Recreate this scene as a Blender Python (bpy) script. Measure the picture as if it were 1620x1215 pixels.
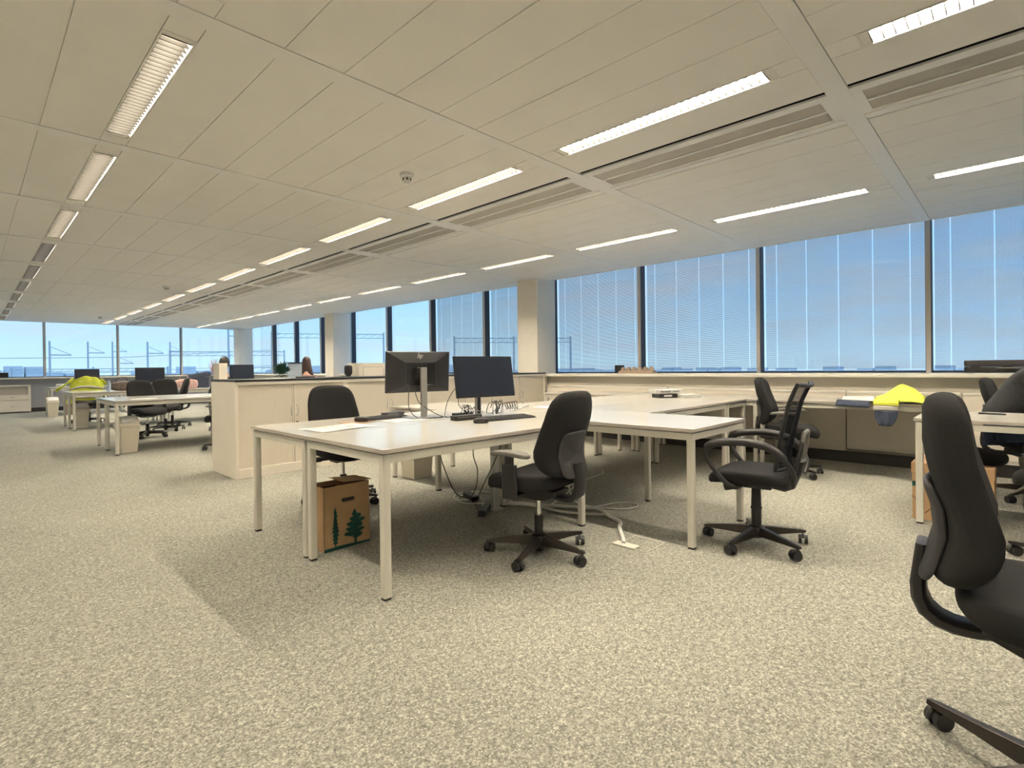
import bpy, bmesh, math, random
from mathutils import Vector, Matrix, noise
from math import pi, sin, cos, radians, sqrt
random.seed(7)
sc = bpy.context.scene
COL = sc.collection
for _o in list(bpy.data.objects):
    bpy.data.objects.remove(_o)

# ------------------------------------------------------------------ camera
EYE, YAW, PITCH, ROLL, FPX = 1.13, .8036, -.005, -.0127, 830.77
cam = bpy.data.objects.new('camera', bpy.data.cameras.new('camera'))
COL.objects.link(cam)
cam.data.sensor_width = 36
cam.data.lens = FPX * 36 / 1620
cam.data.shift_y = -22.25 / 1620
cam.data.clip_start = .02
cam.data.clip_end = 5000
F = Vector((sin(YAW), cos(YAW), 0)); Rt = Vector((cos(YAW), -sin(YAW), 0)); U = Vector((0, 0, 1))
F2 = F * cos(PITCH) + U * sin(PITCH); U2 = U * cos(PITCH) - F * sin(PITCH)
R2 = Rt * cos(ROLL) + U2 * sin(ROLL); U3 = U2 * cos(ROLL) - Rt * sin(ROLL)
M = Matrix((R2, U3, -F2)).transposed().to_4x4()
M.translation = (0, 0, EYE)
cam.matrix_world = M
sc.camera = cam

# ------------------------------------------------------------------ exposure, sky
sc.view_settings.view_transform = 'Standard'
sc.view_settings.look = 'None'
sc.view_settings.exposure = 0.34
sc.view_settings.gamma = 1
sc.view_settings.use_curve_mapping = False
LAMP = 122.0          # radiance of the lamp tubes
SKY = 1.0

world = bpy.data.worlds.new('sky'); sc.world = world; world.use_nodes = True
nt = world.node_tree; nt.nodes.clear()
def N(t, **k):
    n = nt.nodes.new(t)
    for a, v in k.items(): setattr(n, a, v)
    return n
def L(a, b): nt.links.new(a, b)
tc = N('ShaderNodeTexCoord'); sep = N('ShaderNodeSeparateXYZ'); L(tc.outputs['Generated'], sep.inputs[0])
rz = N('ShaderNodeValToRGB'); L(sep.outputs['Z'], rz.inputs[0])
e = rz.color_ramp.elements
e[0].position = 0; e[0].color = (.62, .86, .98, 1); e[1].position = .5; e[1].color = (.24, .50, .86, 1)
q = e.new(.12); q.color = (.42, .70, .96, 1)
my = N('ShaderNodeMapRange'); L(sep.outputs['Y'], my.inputs[0])
my.inputs[1].default_value = -.1; my.inputs[2].default_value = .95; my.inputs[3].default_value = 0; my.inputs[4].default_value = 1
rx = N('ShaderNodeValToRGB'); L(my.outputs[0], rx.inputs[0])
rx.color_ramp.elements[0].color = (1.15, 1.12, 1.22, 1); rx.color_ramp.elements[1].color = (1.06, 1.02, .98, 1)
mm = N('ShaderNodeMixRGB', blend_type='MULTIPLY'); mm.inputs[0].default_value = 1
L(rz.outputs[0], mm.inputs[1]); L(rx.outputs[0], mm.inputs[2])
mp = N('ShaderNodeMapping'); mp.inputs['Scale'].default_value = (1.6, 1.6, 9); L(tc.outputs['Generated'], mp.inputs[0])
nz = N('ShaderNodeTexNoise'); nz.inputs['Scale'].default_value = 2.6; nz.inputs['Detail'].default_value = 6; L(mp.outputs[0], nz.inputs[0])
rc = N('ShaderNodeValToRGB'); L(nz.outputs[0], rc.inputs[0])
rc.color_ramp.elements[0].position = .45; rc.color_ramp.elements[0].color = (0, 0, 0, 1)
rc.color_ramp.elements[1].position = .72; rc.color_ramp.elements[1].color = (.8, .8, .8, 1)
mc = N('ShaderNodeMixRGB'); L(rc.outputs[0], mc.inputs[0]); L(mm.outputs[0], mc.inputs[1]); mc.inputs[2].default_value = (.66, .70, .80, 1)
bg = N('ShaderNodeBackground'); L(mc.outputs[0], bg.inputs[0]); bg.inputs[1].default_value = SKY
wo = N('ShaderNodeOutputWorld'); L(bg.outputs[0], wo.inputs[0])

# ------------------------------------------------------------------ materials
MATS = {}
def mat(name, col, rough=.5, metal=0., var=0., vscale=8., bump=0., bscale=200., emit=None, estr=0., spec=.5, coat=0.):
    if name in MATS: return MATS[name]
    m = bpy.data.materials.new(name); m.use_nodes = True; t = m.node_tree
    b = t.nodes['Principled BSDF']
    b.inputs['Base Color'].default_value = (*col, 1)
    b.inputs['Roughness'].default_value = rough; b.inputs['Metallic'].default_value = metal
    b.inputs['Specular IOR Level'].default_value = spec
    if coat: b.inputs['Coat Weight'].default_value = coat; b.inputs['Coat Roughness'].default_value = .15
    c = t.nodes.new('ShaderNodeTexCoord')
    if var:
        n = t.nodes.new('ShaderNodeTexNoise'); n.inputs['Scale'].default_value = vscale; n.inputs['Detail'].default_value = 5
        t.links.new(c.outputs['Object'], n.inputs[0])
        r = t.nodes.new('ShaderNodeValToRGB'); t.links.new(n.outputs[0], r.inputs[0])
        r.color_ramp.elements[0].position = .3; r.color_ramp.elements[1].position = .7
        r.color_ramp.elements[0].color = (*[x * (1 - var) for x in col], 1)
        r.color_ramp.elements[1].color = (*[min(1, x * (1 + var)) for x in col], 1)
        t.links.new(r.outputs[0], b.inputs['Base Color'])
    if bump:
        n = t.nodes.new('ShaderNodeTexNoise'); n.inputs['Scale'].default_value = bscale; n.inputs['Detail'].default_value = 3
        t.links.new(c.outputs['Object'], n.inputs[0])
        bp = t.nodes.new('ShaderNodeBump'); bp.inputs['Strength'].default_value = bump; bp.inputs['Distance'].default_value = .003
        t.links.new(n.outputs[0], bp.inputs['Height']); t.links.new(bp.outputs[0], b.inputs['Normal'])
    if emit: b.inputs['Emission Color'].default_value = (*emit, 1); b.inputs['Emission Strength'].default_value = estr
    MATS[name] = m
    return m

CEIL = mat('ceiling_metal', (.95, .925, .87), .55, var=.015, vscale=3, bump=.05, bscale=600)
BEAM = mat('ceiling_profile', (.96, .945, .91), .4)
PLEN = mat('plenum_slot_shade', (.004, .004, .004), .9, spec=.1)
WALL = mat('wall_paint', (.84, .80, .72), .75, var=.02)
SILL = mat('sill_laminate', (.86, .83, .76), .35)
ALU = mat('window_profile', (.62, .58, .54), .5)
DARKF = mat('window_gasket', (.035, .04, .055), .5)
TOPM = mat('white_laminate', (.62, .595, .545), .16, var=.01, vscale=2, spec=.5)
EDGE = mat('laminate_edge', (.52, .48, .43), .5)
FRM = mat('cream_powder_coat', (.70, .675, .60), .45, var=.01)
FOOT = mat('black_foot', (.02, .02, .02), .6)
CAB = mat('cream_steel', (.86, .80, .70), .45, var=.012, vscale=4)
CABD = mat('tambour_cream', (.80, .73, .62), .5)
FAB = mat('black_fabric', (.011, .0115, .013), .95, var=.25, vscale=300, bump=.6, bscale=900)
FABG = mat('charcoal_plastic', (.040, .040, .043), .55)
BLK = mat('black_plastic', (.018, .018, .020), .42)
BLKM = mat('dark_bronze_metal', (.055, .050, .045), .30, .7)
CHR = mat('chrome', (.75, .75, .75), .15, 1.)
SIL = mat('silver_plastic', (.55, .55, .54), .32, .6)
GREYP = mat('grey_plastic', (.16, .155, .145), .5)
PAPER = mat('white_paper', (.74, .73, .70), .8)
INK = mat('dark_ink', (.08, .08, .09), .7)
SCREEN = mat('screen_off', (.010, .016, .032), .30, spec=.6)
CARD = mat('brown_cardboard', (.50, .33, .18), .85, var=.06, vscale=12)
CARDD = mat('cardboard_inside', (.28, .18, .10), .9)
GREEN = mat('dark_green_print', (.012, .085, .070), .8)
YEL = mat('fluorescent_yellow', (.78, .86, .10), .8, var=.06, vscale=15, bump=.4, bscale=60)
REFL = mat('reflective_band', (.55, .53, .50), .45)
NAVY = mat('navy_cloth', (.045, .06, .10), .9, var=.1, vscale=20, bump=.4, bscale=80)
BINM = mat('beige_bin_plastic', (.72, .66, .55), .45)
GREYB = mat('grey_bin_plastic', (.40, .38, .34), .5)
CABLE = mat('white_cable', (.78, .77, .73), .5)
CABB = mat('black_cable', (.02, .02, .02), .5)
SKIN = mat('skin', (.55, .33, .24), .6)
HAIRB = mat('brown_hair', (.05, .030, .027), .6, var=.3, vscale=60)
HAIRK = mat('black_hair', (.02, .018, .018), .6)
SHIRT = mat('charcoal_shirt', (.028, .030, .034), .9, var=.2, vscale=25, bump=.5, bscale=30)
JEANS = mat('blue_jeans', (.045, .065, .12), .9, var=.25, vscale=40)
LOUV = mat('louvre_satin', (.016, .015, .013), .8, spec=.2)
REFLT = mat('lamp_trough_white', (.88, .86, .80), .4)
TUBE = mat('lamp_tube_glow', (1, 1, 1), .5, emit=(1, .87, .68), estr=LAMP * .7)
TUBEB = mat('lamp_tube_bright', (1, 1, 1), .5, emit=(1, .87, .68), estr=LAMP * 1.38)
TUBED = mat('lamp_tube_dimmed', (1, 1, 1), .5, emit=(1, .92, .80), estr=LAMP * .25)
GRIL = mat('vent_mesh_grey', (.40, .38, .34), .6, var=.1, vscale=400)
LEAF = mat('plant_leaf', (.02, .075, .05), .6, var=.3, vscale=30)
PINK = mat('dried_pink', (.42, .28, .34), .8)
FLOR = mat('floral_bag', (.62, .42, .38), .85, var=.35, vscale=35)
BROWNB = mat('brown_leather', (.10, .075, .065), .6, var=.4, vscale=20)
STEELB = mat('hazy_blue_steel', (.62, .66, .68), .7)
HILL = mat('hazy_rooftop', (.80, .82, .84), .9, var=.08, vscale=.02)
GRND = mat('rail_yard_ground', (.62, .60, .54), .95, var=.15, vscale=.03)
EGG = mat('moulded_pulp', (.40, .30, .22), .9, var=.08, vscale=30)
BLUEG = mat('pale_blue_board', (.55, .65, .78), .5)

def carpet():
    m = bpy.data.materials.new('carpet'); m.use_nodes = True; t = m.node_tree; b = t.nodes['Principled BSDF']
    b.inputs['Roughness'].default_value = .95; b.inputs['Specular IOR Level'].default_value = .15
    c = t.nodes.new('ShaderNodeTexCoord')
    v = t.nodes.new('ShaderNodeTexVoronoi'); v.inputs['Scale'].default_value = 180
    n1 = t.nodes.new('ShaderNodeTexNoise'); n1.inputs['Scale'].default_value = 48; n1.inputs['Detail'].default_value = 6; n1.inputs['Roughness'].default_value = .75
    n2 = t.nodes.new('ShaderNodeTexNoise'); n2.inputs['Scale'].default_value = 1.1; n2.inputs['Detail'].default_value = 3
    for n in (v, n1, n2): t.links.new(c.outputs['Object'], n.inputs['Vector'])
    sp = t.nodes.new('ShaderNodeSeparateColor'); t.links.new(v.outputs['Color'], sp.inputs[0])
    r = t.nodes.new('ShaderNodeValToRGB'); t.links.new(sp.outputs[0], r.inputs[0])
    el = r.color_ramp.elements; el[0].position = 0; el[0].color = (.17, .172, .150, 1); el[1].position = 1; el[1].color = (.50, .485, .42, 1)
    a = el.new(.35); a.color = (.255, .256, .225, 1); a = el.new(.72); a.color = (.335, .33, .288, 1)
    r1 = t.nodes.new('ShaderNodeMapRange'); t.links.new(n1.outputs[0], r1.inputs[0]); r1.inputs[1].default_value = .3; r1.inputs[2].default_value = .7; r1.inputs[3].default_value = .60; r1.inputs[4].default_value = 1.36
    r2 = t.nodes.new('ShaderNodeMapRange'); t.links.new(n2.outputs[0], r2.inputs[0]); r2.inputs[1].default_value = .3; r2.inputs[2].default_value = .7; r2.inputs[3].default_value = .93; r2.inputs[4].default_value = 1.07
    mu = t.nodes.new('ShaderNodeMath'); mu.operation = 'MULTIPLY'; t.links.new(r1.outputs[0], mu.inputs[0]); t.links.new(r2.outputs[0], mu.inputs[1])
    mx = t.nodes.new('ShaderNodeVectorMath'); mx.operation = 'SCALE'; t.links.new(r.outputs[0], mx.inputs[0]); t.links.new(mu.outputs[0], mx.inputs['Scale'])
    t.links.new(mx.outputs[0], b.inputs['Base Color'])
    bp = t.nodes.new('ShaderNodeBump'); bp.inputs['Strength'].default_value = .5; bp.inputs['Distance'].default_value = .004
    t.links.new(n1.outputs[0], bp.inputs['Height']); t.links.new(bp.outputs[0], b.inputs['Normal'])
    return m
CARPET = carpet()

def see_through(name, col, fac, kind='TRANSPARENT', gcol=(1, 1, 1), rough=0.):
    m = bpy.data.materials.new(name); m.use_nodes = True; t = m.node_tree; t.nodes.clear()
    o = t.nodes.new('ShaderNodeOutputMaterial'); mx = t.nodes.new('ShaderNodeMixShader')
    tr = t.nodes.new('ShaderNodeBsdfTransparent'); tr.inputs[0].default_value = (*gcol, 1)
    if kind == 'GLASS':
        g = t.nodes.new('ShaderNodeBsdfGlossy'); g.inputs['Roughness'].default_value = rough; g.inputs[0].default_value = (*col, 1)
        lw = t.nodes.new('ShaderNodeLayerWeight'); lw.inputs[0].default_value = .5
        pw = t.nodes.new('ShaderNodeMath'); pw.operation = 'POWER'; pw.inputs[1].default_value = 4.5; t.links.new(lw.outputs['Facing'], pw.inputs[0])
        ma = t.nodes.new('ShaderNodeMath'); ma.operation = 'MULTIPLY_ADD'; ma.inputs[1].default_value = .55; ma.inputs[2].default_value = .035; t.links.new(pw.outputs[0], ma.inputs[0])
        t.links.new(ma.outputs[0], mx.inputs[0])
    else:
        g = t.nodes.new('ShaderNodeBsdfDiffuse'); g.inputs[0].default_value = (*col, 1); mx.inputs[0].default_value = fac
    t.links.new(tr.outputs[0], mx.inputs[1]); t.links.new(g.outputs[0], mx.inputs[2]); t.links.new(mx.outputs[0], o.inputs[0])
    return m
GLASS = see_through('window_glass', (.9, .95, 1), 1.45, 'GLASS', (.90, .96, .985))
MESHF = see_through('black_mesh_fabric', (.02, .022, .028), .80)
def tape_mat():
    m = bpy.data.materials.new('blind_tape'); m.use_nodes = True; t = m.node_tree; t.nodes.clear()
    o = t.nodes.new('ShaderNodeOutputMaterial'); a = t.nodes.new('ShaderNodeBsdfTranslucent'); d = t.nodes.new('ShaderNodeBsdfTransparent')
    a.inputs[0].default_value = (.95, .95, .95, 1); d.inputs[0].default_value = (1, 1, 1, 1)
    x = t.nodes.new('ShaderNodeMixShader'); x.inputs[0].default_value = .5
    t.links.new(a.outputs[0], x.inputs[1]); t.links.new(d.outputs[0], x.inputs[2]); t.links.new(x.outputs[0], o.inputs[0])
    return m
TAPE = tape_mat()
SLAT = mat('blind_slat', (.52, .52, .56), .5)

# ------------------------------------------------------------------ mesh helpers
class B:
    def __init__(s): s.bm = bmesh.new(); s.mi = 0
    def face(s, vs):
        try:
            f = s.bm.faces.new(vs); f.material_index = s.mi; return f
        except ValueError: return None
    def box(s, x0, x1, y0, y1, z0, z1, mx=None):
        P = [Vector(p) for p in ((x0, y0, z0), (x1, y0, z0), (x1, y1, z0), (x0, y1, z0), (x0, y0, z1), (x1, y0, z1), (x1, y1, z1), (x0, y1, z1))]
        if mx: P = [mx @ p for p in P]
        v = [s.bm.verts.new(p) for p in P]
        for q in ((3, 2, 1, 0), (4, 5, 6, 7), (0, 1, 5, 4), (1, 2, 6, 5), (2, 3, 7, 6), (3, 0, 4, 7)): s.face([v[i] for i in q])
        return s
    def rbox(s, x0, x1, y0, y1, z0, z1, r=.01, n=3, axis='z'):
        # box with rounded edges along one axis (extruded rounded rectangle)
        def ring(a0, a1, b0, b1):
            out = []
            for (ca, cb, st) in ((a1 - r, b1 - r, 0), (a0 + r, b1 - r, 1), (a0 + r, b0 + r, 2), (a1 - r, b0 + r, 3)):
                for i in range(n + 1):
                    t = (st + i / n) * pi / 2
                    out.append((ca + r * cos(t), cb + r * sin(t)))
            return out
        if axis == 'z': R = [[(a, b, z) for a, b in ring(x0, x1, y0, y1)] for z in (z0, z1)]
        elif axis == 'x': R = [[(x, a, b) for a, b in ring(y0, y1, z0, z1)] for x in (x0, x1)]
        else: R = [[(b, y, a) for a, b in ring(z0, z1, x0, x1)] for y in (y0, y1)]
        s.loft(R); return s
    def loft(s, rings, closed=True, caps=True):
        V = [[s.bm.verts.new(p) for p in r] for r in rings]
        n = len(V[0])
        for a, b in zip(V, V[1:]):
            for i in range(n if closed else n - 1):
                j = (i + 1) % n
                s.face([a[i], a[j], b[j], b[i]])
        if caps and closed:
            s.face(list(reversed(V[0]))); s.face(V[-1])
        return s
    def tube(s, pts, r, n=8, closed=False):
        pts = [Vector(p) for p in pts]
        if not hasattr(r, '__len__'): r = [r] * len(pts)
        rings = []; up = None
        for i, p in enumerate(pts):
            a = pts[i - 1] if i else (pts[-1] if closed else p); b = pts[(i + 1) % len(pts)] if (i < len(pts) - 1 or closed) else p
            d = (b - a); d = d.normalized() if d.length > 1e-9 else Vector((0, 0, 1))
            if up is None: up = d.orthogonal().normalized()
            up = (up - d * up.dot(d)); up = up.normalized() if up.length > 1e-6 else d.orthogonal().normalized()
            w = d.cross(up)
            rings.append([p + (up * cos(2 * pi * k / n) + w * sin(2 * pi * k / n)) * r[i] for k in range(n)])
        if closed: s.loft(rings + [rings[0]], caps=False)
        else: s.loft(rings)
        return s
    def cyl(s, p0, p1, r0, r1=None, n=20):
        return s.tube([p0, p1], [r0, r0 if r1 is None else r1], n)
    def lathe(s, prof, c=(0, 0, 0), n=24):
        s.loft([[(c[0] + r * cos(2 * pi * k / n), c[1] + r * sin(2 * pi * k / n), c[2] + z) for k in range(n)] for r, z in prof]); return s
    def poly(s, pts): s.face([s.bm.verts.new(p) for p in pts]); return s
    def prism(s, pts, d):
        d = Vector(d); s.loft([[Vector(p) for p in pts], [Vector(p) + d for p in pts]]); return s
    def sweep(s, path, w, t):
        # flat bar whose width runs along local X, path lies in the YZ plane
        pts = [Vector(p) for p in path]; R = []
        for i, p in enumerate(pts):
            d = (pts[min(i + 1, len(pts) - 1)] - pts[max(i - 1, 0)]).normalized()
            nrm = Vector((0, -d.z, d.y))
            ww = w[i] if hasattr(w, '__len__') else w; tt = t[i] if hasattr(t, '__len__') else t
            c = min(tt * .4, .008)
            R.append([p + Vector((a * (ww / 2 - (c if k % 2 else 0)), 0, 0)) + nrm * (b_ * (tt / 2 - (0 if k % 2 else c))) for k, (a, b_) in enumerate(((-1, -1), (-1, -1), (1, -1), (1, -1), (1, 1), (1, 1), (-1, 1), (-1, 1)))])
        # order the eight chamfer points properly
        for r in R: r[2], r[3] = r[3], r[2]; r[6], r[7] = r[7], r[6]
        s.loft(R); return s
    def pad(s, w, d, t, f=None, n=3.4, N_=40, prof=None):
        prof = prof or [(.02, -.5), (.5, -.5), (.85, -.49), (.95, -.38), (.99, -.2), (1, 0), (.99, .2), (.955, .35), (.89, .44), (.75, .485), (.5, .5), (.25, .5), (.02, .5)]
        R = []
        for sc_, z in prof:
            ring = []
            for k in range(N_):
                a = 2 * pi * k / N_; ca, sa = cos(a), sin(a)
                x = w / 2 * sc_ * math.copysign(abs(ca) ** (2 / n), ca); y = d / 2 * sc_ * math.copysign(abs(sa) ** (2 / n), sa)
                p = (x, y, z * t)
                ring.append(f(*p) if f else p)
            R.append(ring)
        s.loft(R); return s
    def grid(s, fn, nu, nv):
        V = [[s.bm.verts.new(fn(i / nu, j / nv)) for j in range(nv + 1)] for i in range(nu + 1)]
        for i in range(nu):
            for j in range(nv): s.face([V[i][j], V[i + 1][j], V[i + 1][j + 1], V[i][j + 1]])
        return s

def obj(name, b, m, parent=None, smooth=False, bevel=0., solid=0., auto=True):
    me = bpy.data.meshes.new(name)
    bmesh.ops.recalc_face_normals(b.bm, faces=b.bm.faces)
    b.bm.to_mesh(me); b.bm.free()
    for x in (m if isinstance(m, (list, tuple)) else [m]): me.materials.append(x)
    if smooth:
        for p in me.polygons: p.use_smooth = True
    o = bpy.data.objects.new(name, me); COL.objects.link(o)
    if smooth and auto:
        try: me.set_sharp_from_angle(angle=radians(45))
        except Exception: pass
    if solid:
        md = o.modifiers.new('solid', 'SOLIDIFY'); md.thickness = solid; md.offset = 0
    if bevel:
        md = o.modifiers.new('bevel', 'BEVEL'); md.width = bevel; md.segments = 2; md.limit_method = 'ANGLE'
    if parent: o.parent = parent
    return o
def tag(o, label, cat, group=None, kind=None):
    o['label'] = label; o['category'] = cat
    if group: o['group'] = group
    if kind: o['kind'] = kind
    return o
def thing(name, label, cat, loc=(0, 0, 0), rz=0., group=None):
    o = bpy.data.objects.new(name, None); COL.objects.link(o); o.location = loc; o.rotation_euler = (0, 0, rz)
    o.empty_display_size = .1
    return tag(o, label, cat, group)
def struct(name, b, m, bevel=0., smooth=False):
    o = obj(name, b, m, None, smooth, bevel); o['kind'] = 'structure'; return o
def dup(root, loc, rz, label):
    r = root.copy(); COL.objects.link(r); r.location = loc; r.rotation_euler = (0, 0, rz); r['label'] = label
    for ch in list(root.children):
        c = ch.copy(); COL.objects.link(c); c.parent = r
        for g in list(ch.children):
            d = g.copy(); COL.objects.link(d); d.parent = c
    return r
ORD = ['first', 'second', 'third', 'fourth', 'fifth', 'sixth', 'seventh', 'eighth', 'ninth', 'tenth', 'eleventh', 'twelfth', 'thirteenth', 'fourteenth', 'fifteenth']

# ------------------------------------------------------------------ room shell
ZC = 2.635; P = 1.8; G0 = .7136; BW = .052          # ceiling height, bay length, first beam, half beam
XL, XG, XC = -2.7, 7.5, 7.07                        # left wall, glazing line, ceiling edge
YB, YG, YCE = -2.83, 21.2, 20.62                     # back wall, far glazing, ceiling edge
beams = [G0 + P * k for k in range(-1, 12)]
b = B(); b.box(XL - .2, XG + .1, YB - .2, YG + .1, -.2, 0); struct('floor', b, CARPET)
b = B(); b.box(XL - .2, XL, YB, YG, 0, 3.05); struct('wall_left', b, WALL)  # unseen wall, pulled in close to bounce lamp light onto the ceiling
b = B(); b.box(XL, XG, YB - .2, YB, 0, 3.05); struct('wall_back', b, WALL)  # also unseen and brought nearer so its white face lights the ceiling
# strips of the metal ceiling, measured across the room
lamp_strips = [(-1.56, -1.42), (.61, .75), (2.845, 2.99), (5.40, 5.54)]
segs = []
def fill(x0, x1, n):
    for i in range(n): segs.append((x0 + (x1 - x0) * i / n, x0 + (x1 - x0) * (i + 1) / n, 'p'))
fill(XL, -1.56, 4); segs.append((-1.56, -1.42, 'l')); fill(-1.42, .61, 7); segs.append((.61, .75, 'l')); fill(.75, 2.845, 7)
segs.append((2.845, 2.99, 'l')); fill(2.99, 3.325, 1); segs.append((3.37, 3.84, 'v')); fill(3.84, 3.87, 1); fill(3.885, 5.40, 5); segs.append((5.40, 5.54, 'l')); fill(5.54, XC, 5)
LY = .72   # half length of a lamp
b = B(); g = .0024
yb = [YB] + [y for y in beams if y < YCE] + [YCE]
for i, (ya, yc) in enumerate(zip(yb, yb[1:])):
    a0 = ya + (BW + .003 if ya != YB else 0); a1 = yc - (BW + .003 if yc != YCE else 0); mid = (ya + yc) / 2
    full = abs(yc - ya - P) < .01
    for x0, x1, k in segs:
        if k == 'p' or not full:
            b.box(x0 + g, x1 - g, a0, a1, ZC, ZC + .02)
        elif k == 'l':
            b.box(x0 + g, x1 - g, a0, mid - LY, ZC, ZC + .02); b.box(x0 + g, x1 - g, mid + LY, a1, ZC, ZC + .02)
b.mi = 1
b.box(XL, XC, YB, YCE, ZC + .12, ZC + .14)                      # plenum behind the slots
b.box(3.322, 3.372, YB, YCE, ZC + .010, ZC + .06)  # near-flush black strip, its colour supplies the shade inside the slot
b.mi = 0
for x0, x1, k in segs:                                           # tray folded behind each joint
    if k == 'p' and x1 < 7: b.box(x1 - .015, x1 + (.0 if abs(x1 - 3.325) < .01 else .015), YB, YCE, ZC + .008, ZC + .019)
struct('ceiling', b, [CEIL, PLEN])
b = B()
for y in beams:
    if y < YCE: b.box(XL, XC, y - BW, y + BW, ZC - .004, ZC + .03)
struct('trim_1', b, BEAM)
b = B(); b.box(XC - .012, XC + .012, YB, YCE + .01, ZC - .006, 3.05); b.box(XL, XC + .012, YCE - .012, YCE + .012, ZC - .006, 3.05); struct('trim_2', b, BEAM)
b = B(); b.box(XC, XG + .1, YB, YG + .1, 3.05, 3.1); b.box(XL, XG + .1, YCE, YG + .1, 3.05, 3.1); b.box(XL - .2, XG + .1, YB - .2, YG + .1, 3.1, 3.3); struct('trim_3', b, BEAM)
# walls below the windows
b = B(); b.box(7.0, XG + .1, YB, YG + .1, 0, .967); struct('wall_right', b, mat('spandrel_grey', (.52, .49, .43), .6, var=.03, vscale=2))
b = B(); b.box(XL, 7.0, 20.9, YG + .1, 0, .967); struct('wall_far', b, mat('spandrel_blue', (.30, .31, .34), .6))
b = B(); b.rbox(6.9, XG - .07, YB, YG - .05, .967, 1.012, .008, axis='y'); struct('trim_4', b, SILL, smooth=True)
b = B(); b.rbox(XL, 6.9, 20.78, YG - .07, .967, 1.012, .008, axis='x'); struct('trim_5', b, SILL, smooth=True)
b = B(); b.box(6.955, 7.0, YB, 20.9, 0, .12); struct('recess_shade_right', b, FOOT)  # black strip standing in for the shaded recess below the radiator casings
b = B(); b.box(XL, 7.0, 20.86, 20.9, 0, .12); struct('baseboard_far', b, FOOT)
# pillars
for i, yc in enumerate((-1.06, 6.13, 13.33, 20.35)):
    b = B(); b.rbox(6.75, 7.24, yc - .23, yc + .23, 0, ZC + .03, .006); struct('trim_%d' % (6 + i), b, WALL, smooth=True)
# windows: right facade, one per bay
def window(n, axis, a0, a1, base, top, plane):
    b = B()
    def bx(u0, u1, d0, d1, z0, z1):
        if axis == 'y': b.box(plane + d0, plane + d1, u0, u1, z0, z1)
        else: b.box(u0, u1, plane + d0, plane + d1, z0, z1)
    b.mi = 0
    bx(a0, a0 + .028, -.10, .03, base, top); bx(a1 - .028, a1, -.10, .03, base, top)
    bx(a0 - .0, a1, -.06, .03, base, base + .022); bx(a0, a1, -.06, .03, top - .05, top)
    b.mi = 1
    bx(a0 - .001, a0 + .022, -.125, -.10, base, top); bx(a1 - .022, a1 + .001, -.125, -.10, base, top)
    w = obj('window_%d' % n, b, [DARKF, ALU]); w['kind'] = 'structure'
    b = B(); bx(a0 + .02, a1 - .02, -.004, .004, base + .02, top - .04); obj('pane', b, GLASS, w)
    return w
n = 0
ys = [-2.83] + [G0 + P * k for k in range(-1, 11)] + [21.1]
for y0, y1 in zip(ys, ys[1:]):
    if y1 - y0 < .3: continue
    n += 1; window(n, 'y', y0, y1, 1.012, 3.05, XG)
xs = [XL + .0, -1.98, -.18, 1.62, 3.42, 5.22, 7.02, 7.45]
for x0, x1 in zip(xs, xs[1:]):
    n += 1; window(n, 'x', x0, x1, 1.012, 3.05, YG)
# outside venetian blinds
bl_at = {-1: 'behind the black case on the sill', 0: 'above the yellow jacket on the sill-side desk', 1: 'with the empty sill beneath, left of the yellow jacket',
         2: 'beside the pillar, egg tray at its sill', 3: 'left of the near pillar', 4: 'farthest from the camera, next to the unshaded window'}
first = None
for k, where in bl_at.items():
    y0 = G0 + P * k; lab = 'lowered grey outside blind ' + where
    if first is None:
        t = thing('venetian_blind', lab, 'blind', (XG + .07, y0, 0), 0, 'lowered blinds outside the side windows'); first = t
        b = B(); zt, pitch, dep, til = 3.0, .0130, .0100, radians(32)
        dx, dz = dep / 2 * cos(til), dep / 2 * sin(til)
        cuts = [.04] + [.18 + i * .36 for i in range(5)] + [P - .04]
        for i in range(int((zt - 1.05) / pitch)):
            z = zt - i * pitch
            for q_ in range(6):
                ya, yb_ = cuts[q_] + (.006 if q_ else 0), cuts[q_ + 1] - (.006 if q_ < 5 else 0)
                b.prism([(-dx, ya, z + dz), (dx, ya, z - dz), (dx, ya, z - dz - .0006), (-dx, ya, z + dz - .0006)], (0, yb_ - ya, 0))
        obj('slats', b, SLAT, t)
        for i in range(5):
            b = B(); yy = .18 + i * .36; b.box(-.001, .001, yy - .001, yy + .001, 1.06, zt); obj('ladder_cord', b, TAPE, t)
        b = B(); b.box(-.02, .02, .04, P - .04, 3.0, 3.04); obj('head_rail', b, ALU, t)
    else: dup(first, (XG + .07, y0, 0), 0, lab)

# ------------------------------------------------------------------ ceiling lamps, vents, detectors
def lamp(tm=None):
    t = thing('ceiling_light', '', 'ceiling light', (0, 0, ZC), 0)
    b = B(); w = .062
    b.box(-w - .008, -w, -LY, LY, -.002, .06); b.box(w, w + .008, -LY, LY, -.002, .06)
    b.box(-w, w, -LY, -LY + .01, -.002, .06); b.box(-w, w, LY - .01, LY, -.002, .06); b.box(-w, w, -LY, LY, .058, .062)
    for s in (-1, 1): b.prism([(s * w, -LY + .01, .0), (s * w, -LY + .01, .055), (s * .035, -LY + .01, .057)], (0, 2 * LY - .02, 0))
    for y in (-1, 1): b.box(-w, w, y * (LY - .03) - .02, y * (LY - .03) + .02, .004, .05)
    obj('housing', b, REFLT, t)
    b = B(); nb = 30
    for i in range(nb + 1):
        y = -LY + .05 + (2 * LY - .1) * i / nb
        b.prism([(-w + .002, y - .002, .001), (-w + .002, y + .002, .001), (-w + .002, y + .003, .024), (-w + .002, y - .003, .024)], (2 * w - .004, 0, 0))
    obj('louvre', b, LOUV, t)
    b = B(); b.rbox(-.05, .05, -LY + .05, LY - .05, .044, .054, .004, 2, axis='y'); obj('tube', b, tm or TUBE, t)
    return t
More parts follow.
